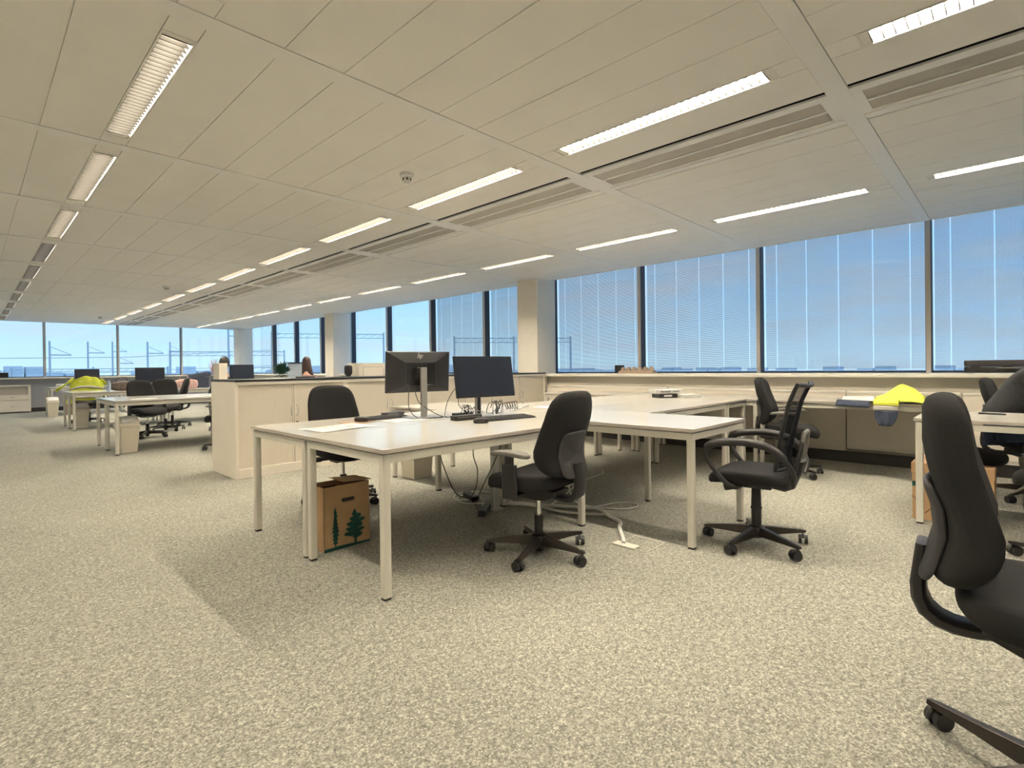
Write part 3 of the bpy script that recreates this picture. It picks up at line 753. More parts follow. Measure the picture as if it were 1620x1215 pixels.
for i in range(5):
    b.tube(cr([(3.14 + .03 * i, 3.12, .82), (3.145 + .03 * i, 3.10, .785), (3.16 + .03 * i, 3.10, .78), (3.17 + .03 * i, 3.12, .83)]), .003, 6)
b.tube([(3.12, 3.12, .83), (3.30, 3.13, .835)], .004, 6); b.tube([(3.12, 3.12, .742), (3.12, 3.12, .83)], .003, 6)
simple('coiled_cable', b, CABB, 'small black coiled cord under the right side of the blank screen', 'cable', smooth=True)
# wall routers / boxes on the link table
t = thing('router_box', 'white flat router box stacked on the black one', 'box', (5.90, 3.10, ZT + .052), radians(-35))
b = B(); b.box(-.17, .17, -.10, .10, 0, .045); obj('carton', b, PAPER, t, bevel=.002)
b = B(); b.box(-.11, .02, -.1012, -.10, .015, .028); b.box(.05, .13, -.1012, -.10, .018, .026); obj('print', b, GREYP, t)
t = thing('router_box', 'black box with a white label, under the white router box', 'box', (5.88, 3.09, ZT), radians(-35))
b = B(); b.box(-.13, .10, -.11, .09, 0, .05); obj('carton', b, BLK, t, bevel=.002)
b = B(); b.box(-.07, .03, -.1112, -.11, .015, .036); obj('print', b, PAPER, t)
b = B(); b.box(-.10, .12, -.09, .09, 0, .04); o = simple('white_box', b, PAPER, 'low white carton beside the stacked router boxes', 'box', loc=(6.0, 2.86, ZT), bevel=.002); o.rotation_euler.z = radians(-30)
b = B(); b.grid(lambda u, v: (-.18 + .36 * u, -.12 + .24 * v, .002 + .03 * max(0, sin(6 * u) * cos(5 * v)) ** 2), 12, 10)
simple('crumpled_paper', b, PAPER, 'crumpled white plastic wrap on the desk beside the tall chair back', 'paper', loc=(3.95, 3.25, ZT))

# ------------------------------------------------------------------ things on the sills
t = thing('egg_tray', 'brown moulded-pulp egg tray on the window sill', 'egg tray', (7.08, 4.18, 1.0125), 0)
b = B(); L_ = .31
b.loft([[(-.07, -L_, 0), (.07, -L_, 0), (.07, L_, 0), (-.07, L_, 0)], [(-.055, -L_ + .03, .045), (.055, -L_ + .03, .045), (.055, L_ - .03, .045), (-.055, L_ - .03, .045)]]); obj('tray', b, EGG, t, bevel=.008)
for i in range(6):
    b = B(); y = -L_ + .07 + i * .096; b.lathe([(.045, .04), (.036, .075), (.022, .098), (.01, .10)], (0, y, 0), 10); obj('cup', b, EGG, t, smooth=True)
b = B(); b.rbox(-.05, .05, -.06, .06, 0, .13, .01); simple('speaker_cube', b, BLK, 'small black cube behind the left end of the egg tray', 'speaker', loc=(7.19, 4.56, 1.0125))
t = thing('hard_case', 'long black plastic case lying on the sill above the seated person', 'case', (7.15, .06, 1.0125), 0)
b = B(); b.rbox(-.10, .10, -.34, .34, .004, .064, .02, axis='z'); obj('case_bottom', b, BLK, t, bevel=.008)
b = B(); b.rbox(-.10, .10, -.34, .34, .068, .130, .02, axis='z'); obj('case_lid', b, FABG, t, bevel=.010)
for y in (-.16, .02, .25): 
    b = B(); b.box(-.112, -.10, y - .035, y + .035, .04, .082); obj('latch', b, BLK, t, bevel=.003)
b = B(); b.tube([(-.10, -.09, .05), (-.135, -.08, .05), (-.135, .08, .05), (-.10, .09, .05)], .008, 8); obj('handle', b, GREYP, t, smooth=True)
b = B(); b.box(-.2, .1, -.08, .08, 0, .07); b.box(-.08, .1, -.06, .06, .07, .15); simple('desk_phone', b, BLK, 'black device on the far left sill', 'device', loc=(.72, 20.95, 1.0125), bevel=.01)

# ------------------------------------------------------------------ cartons with tree prints
def pine(b, cx, z0, h, w, y, seed):
    r = random.Random(seed); n = 9
    b.poly([(cx - .004, y, z0), (cx + .004, y, z0), (cx + .002, y, z0 + h), (cx - .002, y, z0 + h)])
    for i in range(n):
        u = i / n; zz = z0 + h * (.12 + .84 * u); ww = w * (1 - u) ** .7 * (.55 + .45 * min(1, u * 5)) + .006; hh = h / n * 1.5
        for s in (-1, 1):
            k = r.uniform(.75, 1.1); b.poly([(cx, y, zz + hh), (cx + s * ww * k, y, zz - hh * .15), (cx + s * ww * k * .6, y, zz + .004), (cx + s * ww * .35, y, zz - hh * .1), (cx, y, zz)])
def cedar(b, cx, z0, h, w, y, seed):
    r = random.Random(seed)
    b.poly([(cx - .009, y, z0), (cx + .009, y, z0), (cx + .004, y, z0 + h), (cx - .004, y, z0 + h)])
    for i in range(11):
        u = i / 10; zz = z0 + h * (.22 + .76 * u); s = -1 if i % 2 else 1; ww = w * (1 - (u * 1.0 - .35) ** 2 * 1.8) * r.uniform(.6, 1.0)
        pts = []
        for k in range(9):
            q_ = k / 8; pts.append((cx + s * (ww * q_ - .02), y, zz + .014 * sin(q_ * pi) + .016 * q_ + r.uniform(0, .006)))
        for k in range(8, -1, -1):
            q_ = k / 8; pts.append((cx + s * (ww * q_ - .02), y, zz - .007 * sin(q_ * pi) - .002 + .012 * q_ - r.uniform(0, .008)))
        b.poly(pts)
def slot_face(b, w, h, y, hx, hz, hw=.05, hh=.012):
    pass
t = thing('cardboard_box', 'open brown archive carton with green tree prints under the near desk', 'cardboard box', (1.665, 3.175, 0), radians(2))
W, D, H = .160, .095, .40; b = B()
b.box(-W, W, -D, -D + .005, 0, H); b.box(-W, W, D - .005, D, 0, H); b.box(-W, -W + .005, -D, D, 0, H); b.box(W - .005, W, -D, D, 0, H); b.box(-W, W, -D, D, 0, .005)
obj('walls', b, CARD, t)
b = B(); b.prism([(-W, -D - .001, .0), (W, -D - .001, .0), (W, -D - .001, .012), (-W + .1, -D - .001, .022), (-W, -D - .001, .02)], (0, .001, 0)); pine(b, -.085, .01, .25, .035, -D - .0015, 4); cedar(b, .055, .01, .20, .115, -D - .0015, 9); obj('tree_print', b, GREEN, t)['label'] = 'dark green conifer and cedar print'
b = B(); b.rbox(-.04, .05, -D - .003, -D - .0005, .292, .316, .011, 4, axis='y'); obj('hand_hole', b, FOOT, t)
b = B(); b.grid(lambda u, v: (-.02 + .195 * u, -D + 2 * D * v, H + .006 + .012 * (1 - u)), 3, 3); obj('flap', b, CARD, t, solid=.004)
b = B(); b.grid(lambda u, v: (-W + .01 + .17 * u, -D + .01 + (2 * D - .02) * v, H - .03 - .03 * u * sin(3 * v)), 6, 6); obj('contents', b, mat('dark_contents', (.03, .02, .022), .9), t)
t = thing('cardboard_box', 'brown archive carton with a green arc print under the right-hand desk', 'cardboard box', (4.98, .34, 0), radians(0))
b = B(); b.box(-.23, .23, -.22, .22, 0, .36); obj('walls', b, CARD, t, bevel=.002)
b = B(); b.box(-.235, .235, -.225, .225, .33, .405); obj('lid', b, CARD, t, bevel=.003)
b = B(); nA = 14
for i in range(nA):
    u0, u1 = i / nA, (i + 1) / nA; fy = lambda u: .22 - .44 * u; fz = lambda u: .27 - .10 * u ** 1.6 + .01 * sin(6 * u)
    b.poly([(-.2312, fy(u0), fz(u0)), (-.2312, fy(u1), fz(u1)), (-.2312, fy(u1), fz(u1) - .035), (-.2312, fy(u0), fz(u0) - .035)])
obj('green_print', b, GREEN, t)
b = B(); r = random.Random(5)
for i in range(16):
    y = r.uniform(-.18, .19); z = r.uniform(.02, .16); a = r.uniform(-.06, .06); b.poly([(-.2311, y, z), (-.2311, y + a, z + .04), (-.2311, y + a + .006, z + .04), (-.2311, y + .008, z)])
obj('brown_print', b, mat('brown_print', (.10, .06, .04), .9), t)
b = B(); b.rbox(-.2365, -.234, -.10, -.01, .275, .297, .01, 4, axis='x'); obj('hand_hole', b, FOOT, t)
b = B(); b.box(-.16, .16, -.14, .14, 0, .26); simple('cardboard_box', b, CARD, 'small brown carton behind the far left bin', 'cardboard box', loc=(1.98, 18.7, 0), bevel=.003)
b = B(); b.box(-.16, .16, -.14, .14, 0, .12); simple('cardboard_box', b, CARD, 'flat brown carton on top of the far left one', 'cardboard box', loc=(2.0, 18.7, .2605), bevel=.003)
b = B(); b.pad(.34, .26, .10, lambda x, y, z: (x, y, .468 + z * (1 - .35 * (x / .17) ** 2) + .012 * sin(14 * x)), n=3.2)
t = thing('shoulder_bag', 'black bag lying on the right-hand carton with a strap hanging down', 'bag', (5.02, .22, -.012), radians(90))
obj('bag_body', b, NAVY if 0 else FAB, t, smooth=True)
b = B(); b.tube(cr([(-.12, -.05, .50), (-.24, -.10, .47), (-.30, -.12, .36), (-.285, -.13, .24), (-.25, -.14, .12), (-.27, -.16, .035)]), .011, 8); obj('strap', b, BLK, t, smooth=True)

# ------------------------------------------------------------------ bins
def swing_bin(label, loc, deg=0, s=1.0):
    t = thing('waste_bin', label, 'waste bin', loc, radians(deg), 'cream swing-top bins')
    b = B(); b.loft([[(-w, -d, z), (w, -d, z), (w, d, z), (-w, d, z)] for w, d, z in ((.09, .11, 0), (.092, .112, .01), (.115, .14, .36), (.125, .15, .362), (.125, .15, .39))]); obj('bin_body', b, BINM, t, bevel=.006)
    b = B(); b.prism([(-.118, -.143, .391), (-.118, .143, .391), (-.118, .07, .50), (-.118, -.03, .50)], (.236, 0, 0)); ld = obj('lid', b, BINM, t, bevel=.006)
    b = B(); b.prism([(-.09, -.128, .418), (-.09, -.04, .505), (-.09, -.045, .512), (-.09, -.135, .424)], (.18, 0, 0)); obj('flap', b, mat('flap_pale', (.74, .75, .76), .4), ld)
    t.scale = (s, s, s)
    return t
w0 = swing_bin('cream swing-top bin at the near leg of the left desk cluster', (1.56, 9.10, 0), 6)
dup(w0, (1.60, 13.80, 0), radians(5), 'cream swing-top bin under the desk below the yellow jacket')
dup(w0, (1.52, 18.0, 0), 0, 'cream swing-top bin farthest away at the left, beside the brown carton')
t = thing('waste_bin', 'open cream waste bin behind the near desk, beside the cabinets', 'waste bin', (3.245, 4.53, 0), radians(0))
b = B(); R = [[(-w, -w, z), (w, -w, z), (w, w, z), (-w, w, z)] for w, z in ((.105, 0), (.108, .01), (.125, .30), (.128, .302), (.128, .32), (.120, .32), (.10, .01))]; b.loft(R); obj('bin_body', b, BINM, t, bevel=.008)
t = thing('waste_bin', 'tapered grey bin with a banded foot at the right edge', 'waste bin', (5.16, -.13, 0), 0)
b = B(); b.lathe([(.080, .03), (.082, .05), (.125, .38), (.132, .40), (.135, .46), (.125, .47), (.115, .46), (.075, .06)], n=30); obj('bin_body', b, GREYB, t, smooth=True)
b = B(); b.lathe([(.078, 0), (.082, .025), (.083, .06), (.076, .06)], n=30); obj('foot_ring', b, PAPER, t, smooth=True)
b = B(); b.lathe([(.084, .03), (.0845, .046)], n=30); obj('band', b, FOOT, t, smooth=True)

# ------------------------------------------------------------------ floor outlets, floor cables
for i, (x0, x1, y0, y1, lab) in enumerate(((2.83, 3.07, 1.62, 1.84, 'square floor outlet box where the white cable bundle ends'), (4.76, 5.02, 1.64, 1.86, 'square floor outlet box behind the mesh armchair'))):
    t = thing('floor_box', lab, 'floor outlet', ((x0 + x1) / 2, (y0 + y1) / 2, 0), 0, 'square floor outlet boxes')
    w, d = (x1 - x0) / 2, (y1 - y0) / 2; b = B()
    b.box(-w, w, -d, -d + .006, 0, .003); b.box(w - .012, w, -d, d, 0, .003); b.box(-w, -w + .006, -d, d, 0, .003); b.box(-w, w, d - .006, d, 0, .003)
    obj('rim', b, mat('floor_metal', (.55, .54, .48), .5, .2), t)
    b = B(); b.box(-w + .006, w - .012, -d + .006, d - .006, 0, .002); obj('carpet_lid', b, CARPET, t)
    if i == 0:
        b = B(); b.box(-w - .01, -w + .06, -.03, d + .02, .002, .010); obj('outlet_flap', b, mat('flap_cream', (.70, .68, .60), .5), t)
GC = 'white cables on the floor under the desks'
cable('thick white cable bundle snaking to the near floor outlet', [(2.90, 3.16, .012), (3.10, 3.02, .014), (3.22, 2.75, .014), (3.35, 2.52, .014), (3.40, 2.36, .016), (3.30, 2.20, .016), (3.22, 2.05, .016), (3.10, 1.98, .018), (2.92, 1.84, .016), (2.86, 1.80, .012)], .014, CABLE, 'cable_bundle', GC)
cable('white cable looping out beside the middle desk leg', [(3.35, 2.52, .01), (3.50, 2.42, .01), (3.66, 2.38, .01), (3.76, 2.28, .01), (3.70, 2.19, .01), (3.56, 2.22, .01), (3.44, 2.36, .02), (3.42, 2.55, .02), (3.36, 2.60, .10), (3.30, 2.58, .30), (3.28, 2.56, .5)], .006, CABLE, 'cable', GC)
cable('thin white cable with a bent free end under the desk', [(3.30, 2.75, .01), (3.60, 2.85, .008), (4.05, 3.05, .008), (4.45, 3.12, .008), (4.62, 3.14, .010), (4.68, 3.20, .025)], .005, CABLE, 'cable', GC)
cable('white cable coil on the floor left of the near chair', [(2.98, 3.30, .01), (2.88, 3.44, .01), (2.98, 3.58, .012), (3.18, 3.55, .01), (3.24, 3.35, .01), (3.08, 3.16, .016), (2.90, 3.20, .014), (2.84, 3.36, .012), (2.95, 3.50, .02), (3.10, 3.40, .02)], .006, CABLE, 'cable_coil', GC)
cable('second white cable bundle running along the near chair', [(3.02, 3.10, .01), (3.10, 2.80, .03), (3.18, 2.50, .01), (3.28, 2.30, .012), (3.34, 2.22, .012)], .010, CABLE, 'cable_bundle', GC)
cable('black mains cable dropping from the desk with an inline adapter', [(2.75, 3.56, .70), (2.77, 3.55, .45), (2.83, 3.52, .22), (2.90, 3.48, .05), (2.95, 3.40, .02), (2.90, 3.25, .012), (2.80, 3.10, .01)], .0045, CABB)
cable('thin black cable bending down beside the near chair seat', [(2.62, 2.90, .70), (2.60, 2.92, .50), (2.66, 2.94, .36), (2.70, 3.00, .22), (2.82, 3.20, .08), (2.90, 3.32, .02)], .0035, CABB)
cable('thin black cable hanging close to the armrest', [(2.78, 2.75, .70), (2.76, 2.80, .52), (2.78, 2.95, .30), (2.86, 3.15, .10), (2.92, 3.24, .015)], .0035, CABB)
b = B(); b.box(-.035, .035, -.11, .11, 0, .04); o = simple('power_adapter', b, BLK, 'black power brick on the floor among the white cables', 'power adapter', loc=(2.98, 3.38, .012), bevel=.008); o.rotation_euler.z = radians(-20)
b = B(); b.box(-.03, .03, -.17, .17, 0, .045)
t = thing('power_strip', 'black power strip lying behind the near chair', 'power strip', (2.82, 3.02, .003), radians(-55)); obj('strip_body', b, BLK, t, bevel=.006)
for i in range(4):
    b = B(); b.cyl((0, -.12 + .08 * i, .0455), (0, -.12 + .08 * i, .047), .02, n=16); obj('socket', b, GREYP, t)
t = thing('cable_duct', 'grey floor-standing cable duct post under the middle desks', 'cable duct', (2.90, 3.00, 0), 0)

b = B(); b.rbox(-.035, .035, -.022, .022, 0, .66, .01); obj('duct', b, SIL, t, smooth=True)
b = B(); b.rbox(-.06, .06, -.045, .045, 0, .015, .012); obj('duct_foot', b, SIL, t, smooth=True)

# ------------------------------------------------------------------ cloth
def cloth(parent, fn, m, name, nu=16, nv=12, amp=.006, seed=0, solid=.006):
    def f(u, v):
        p = Vector(fn(u, v)); nn = noise.noise_vector(p * 9 + Vector((seed, seed * 2, 0)))
        return p + nn * amp * 2 + Vector((0, 0, 1)) * amp
    b = B(); b.grid(f, nu, nv); return obj(name, b, m, parent, smooth=True, solid=solid, auto=False)
t = thing('safety_jacket', 'fluorescent yellow and navy work jacket thrown over the window desk edge', 'jacket', (6.08, .95, .743), 0)
def hump(u, v): return .13 * math.exp(-((u - .75) / .30) ** 2) * sin(pi * min(1, max(0, v)))
cloth(t, lambda u, v: (.03 + .42 * v + .04 * sin(5 * u), .26 - .58 * u, .006 + .13 * math.exp(-((u - .72) / .22) ** 2) * sin(pi * v) + .04 * sin(pi * v) * sin(pi * u)), YEL, 'yellow_back', 26, 18, .008, 1)
cloth(t, lambda u, v: (-.006 - .012 * (1 if v < .85 else 0) + max(0, v - .85) * .35, .06 - .20 * u, -.025 + .075 * min(1, max(0, (v - 0) * .5)) + .02 * (v > .85)), YEL, 'yellow_front', 8, 8, .004, 2)
cloth(t, lambda u, v: (-.022 + .006 * sin(9 * u), .06 - .20 * u, -.028 - .045 * v), REFL, 'reflective_band', 10, 4, .003, 3)['label'] = 'silver-grey reflective band'
cloth(t, lambda u, v: (-.024 + .010 * sin(9 * u), .055 - (.19 - .10 * v * v) * u - .04 * v * v, -.075 - .145 * v), NAVY, 'navy_sleeve', 12, 8, .006, 4)['label'] = 'dark navy sleeve end hanging down'
cloth(t, lambda u, v: (.0 + .02 * v + .30 * (1 - v) * 0 - .03 * (1 - v), .37 - .28 * u, -.045 + .055 * v + .02 * sin(pi * v) - .01 * u), NAVY, 'navy_hem', 12, 6, .005, 5, .012)
cloth(t, lambda u, v: (.0 + .20 * v, .32 - .26 * u, .012 + .035 * sin(pi * v)), mat('pale_lining', (.62, .60, .58), .8), 'lining', 10, 6, .005, 6)
cloth(t, lambda u, v: (.12 + .20 * v, -.11 - .10 * u, .085 + .045 * sin(pi * u) - .07 * u + .02 * v), NAVY, 'navy_collar', 8, 8, .006, 7)
t = thing('hi_vis_jacket', 'fluorescent yellow jacket draped over the back of a far left chair', 'jacket', (1.90, 15.15, 0), 0)
def drp(u, v):   # shell around the chair back, u around, v down
    a = -pi * .62 + u * pi * 1.24; w = .27 + .10 * v ** .7
    return (w * sin(a), .26 - (.12 + .03 * v) * cos(a) - .0 + .10, 1.04 - .62 * v - .10 * abs(sin(a)) ** 2 * (1 - v) + .0)
cloth(t, lambda u, v: (drp(u, v)[0], drp(u, v)[1] - .115, drp(u, v)[2]), YEL, 'jacket_body', 30, 22, .012, 9)
for v0 in (.34, .72): cloth(t, lambda u, v: (drp(u, 0)[0] * 1.0 + (drp(u, v0 + .08 * v)[0] - drp(u, 0)[0]) * 1.02, drp(u, v0 + .08 * v)[1] - .130, drp(u, v0 + .08 * v)[2]), REFL, 'reflective_band', 30, 2, .012, 9)
cloth(t, lambda u, v: (-.27 - .30 * v + .05 * u, .14 + .12 * u, .98 - .26 * v + .02 * sin(6 * u)), YEL, 'sleeve', 8, 10, .012, 12)
cloth(t, lambda u, v: (.26 + .22 * v - .05 * u, .14 + .12 * u, .96 - .20 * v + .02 * sin(6 * u)), YEL, 'sleeve', 8, 10, .012, 13)

# ------------------------------------------------------------------ left background things
t = thing('handbag', 'brown patterned handbag on the left middle-distance desk', 'handbag', (2.25, 13.55, ZT), 0)
b = B(); b.pad(.46, .22, .20, lambda x, y, z: (x, y, .10 + z * (1 - .35 * (x / .22) ** 2)), n=2.6); obj('bag_body', b, BROWNB, t, smooth=True)
b = B(); b.tube(cr([(-.1, 0, .17), (-.07, 0, .26), (.07, 0, .27), (.1, 0, .17)]), .01, 8); obj('handle', b, BROWNB, t, smooth=True)
t = thing('water_bottle', 'clear bluish bottle in front of the brown handbag', 'bottle', (1.99, 13.3, ZT), 0)
b = B(); b.lathe([(.034, 0), (.036, .01), (.036, .15), (.02, .19), (.014, .20)], n=18); obj('bottle_body', b, mat('bottle_blue', (.45, .55, .70), .15), t, smooth=True)
b = B(); b.lathe([(.016, .20), (.016, .225)], n=14); obj('cap', b, PAPER, t)
t = thing('tote_bag', 'pink flowered bag on the desk left of the cabinets', 'bag', (3.40, 13.0 + .45, ZT), 0)
b = B(); b.pad(.48, .20, .22, lambda x, y, z: (x, y, .11 + z * (1 - .3 * (x / .24) ** 2)), n=3); obj('bag_body', b, FLOR, t, smooth=True)
b = B(); b.tube(cr([(-.12, 0, .18), (-.10, 0, .30), (.02, 0, .30), (.04, 0, .19)]), .008, 8); obj('handle', b, FLOR, t, smooth=True)
b = B(); b.pad(.50, .24, .14, lambda x, y, z: (x, y, .30 + z * .8 + .03 * sin(9 * x)), n=2.5); b.box(-.18, .18, -.09, .09, 0, .26)
simple('folded_coat', b, NAVY, 'folded black coat heaped behind the flowered bag', 'coat', loc=(3.85, 14.1, ZT), smooth=True)
for lab, loc, s in (('white papers on the desk left of the flowered bag', (2.95, 13.35, ZT), 1), ('pale paper sheets on the bin desk, right half', (2.50, 9.05, ZT), 1.3), ('pale paper sheet on the bin desk, left half', (1.75, 9.05, ZT), 1)):
    b = B(); b.box(-.15 * s, .15 * s, -.105, .105, 0, .004); b.box(-.10, .17 * s, -.09, .12, .004, .007); simple('paper_stack', b, PAPER, lab, 'paper', 'paper on the left desks', loc)
b = B(); b.pad(.22, .14, .10, lambda x, y, z: (x, y, .05 + z), n=2.4); simple('white_cloth', b, PAPER, 'crumpled white cloth at the end of the farthest desks', 'cloth', loc=(1.75, 18.5, ZT), smooth=True)
t = thing('low_cabinet', 'low cream cabinet with drawers and an open shelf under the end windows', 'cabinet', (.55, 20.6, 0), 0)
b = B(); b.box(-.85, -.05, 0, .25, .03, .80); b.box(-.05, .72, .06, .25, .03, .80); b.box(-.05, .72, 0, .06, .76, .80); b.box(-.05, .0, 0, .06, .03, .80); b.box(.66, .72, 0, .06, .03, .80); obj('carcass', b, CAB, t, bevel=.003)
b = B(); b.box(.0, .66, .054, .058, .52, .76); obj('shelf_back', b, EDGE, t)
for z0, z1 in ((.03, .36), (.37, .51)):
    b = B(); b.box(.0, .66, -.004, .055, z0 + .01, z1); dr = obj('drawer', b, CAB, t, bevel=.003)
    b = B(); b.cyl((.33, -.004, (z0 + z1) / 2), (.33, -.02, (z0 + z1) / 2), .012, n=10); obj('knob', b, GREYP, dr)
b = B(); b.box(-.84, -.06, -.004, .0, .04, .79); d_ = obj('door', b, CAB, t)
b = B(); b.box(-.14, -.10, -.012, -.004, .62, .64); obj('handle', b, GREYP, d_)
# things seen above the worktop
t = thing('potted_plant', 'dark leafy pot plant showing above the black worktop', 'plant', (3.47, 8.45, 0), 0)
b = B(); b.lathe([(.09, .0), (.11, .72), (.12, 1.0), (.11, 1.0)], n=18); b2 = obj('plant_stand', b, BLK, t, smooth=True)
b = B(); r = random.Random(21)
for i in range(170):
    a = r.uniform(0, 2 * pi); l = r.uniform(.08, .30); el = r.uniform(-.2, 1.3); d = Vector((cos(a) * cos(el), sin(a) * cos(el), sin(el)))
    c = Vector((0, 0, 1.06)) + d * l * .6; s = d.cross(Vector((0, 0, 1))).normalized() * .022
    b.poly([c - d * .04, c + s, c + d * .07, c - s])
obj('foliage', b, LEAF, t)
t = thing('flip_board', 'small white board with a dark top rail above the worktop', 'board', (3.82, 8.75, 0), radians(10))
b = B(); b.box(-.125, .125, -.01, .01, .85, 1.235); obj('board_panel', b, BLUEG, t); b = B(); b.box(-.13, .13, -.02, .02, 1.235, 1.26); obj('top_rail', b, NAVY, t)
b = B()
for s in (-1, 1): b.box(s * .11 - .01, s * .11 + .01, -.01, .01, 0, .85); b.box(s * .11 - .012, s * .11 + .012, -.2, .2, 0, .02)
obj('stand', b, GREYP, t)
t = thing('white_cupboard', 'cream cupboard top with dark trim lines left of the turned-away monitor', 'cupboard', (4.835, 8.0, 0), 0)
b = B(); b.box(-.255, .255, 0, .4, 0, 1.235); obj('carcass', b, CAB, t, bevel=.003)
b = B(); b.box(-.18, .20, -.004, 0, 1.165, 1.172); b.box(-.18, -.174, -.004, 0, 1.0, 1.165); b.box(.215, .222, -.004, 0, 1.0, 1.14); obj('trim_lines', b, EDGE, t)
b = B(); b.pad(.13, .12, .16, lambda x, y, z: (x, y, 1.12 + z), n=2.3)
b.box(-.03, .03, -.03, .03, 0, 1.05); b.lathe([(.14, 0), (.14, .02)])
simple('standing_fan', b, BLK, 'dark rounded fan head left of the cream cupboard', 'fan', loc=(4.44, 8.1, 0), smooth=True)
b = B(); b.box(-.066, .066, -.15, .15, 0, .52); simple('binder_box', b, CAB, 'upright cream box left of the dark monitor above the worktop', 'box', loc=(2.98, 9.75, ZT), bevel=.004)
t = thing('dried_branches', 'pale pink dried branches in a vase before the end pillar', 'plant', (3.60, 12.1, 0), 0)
b = B(); b.lathe([(.05, 0), (.07, .2), (.05, .95), (.045, .98)], n=14); obj('vase', b, PINK, t, smooth=True)
b = B(); r = random.Random(5)
for i in range(26):
    a = r.uniform(0, 2 * pi); l = r.uniform(.25, .45); sp = r.uniform(.05, .18); b.tube([(0, 0, .95), (sp * .5 * cos(a), sp * .5 * sin(a), .95 + l * .6), (sp * cos(a), sp * sin(a), .95 + l)], [.006, .008, .003], 5)
obj('branches', b, PINK, t)
b = B(); b.box(-.20, .20, -.14, .14, 0, .004); o = simple('paper_stack', b, PAPER, 'white papers lying on the black worktop, left part', 'paper', loc=(2.45, 6.2, 1.0345)); o.rotation_euler.z = .3
b = B(); b.box(-.09, .09, -.07, .07, 0, .014); simple('notebook', b, BLK, 'dark notebook on the black worktop beside the papers', 'notebook', loc=(2.90, 6.35, 1.0345))
b = B(); b.box(-.12, .12, -.09, .09, 0, .006); o = simple('pen_tray', b, PAPER, 'white papers on the right-hand desk by the pen', 'paper', loc=(5.12, .38, ZT)); o.name = 'paper_stack'
b = B(); b.rbox(-.035, .035, -.075, .075, 0, .009, .01); simple('mobile_phone', b, BLK, 'black phone on the right-hand desk near the seated person', 'phone', loc=(5.22, .14, ZT))

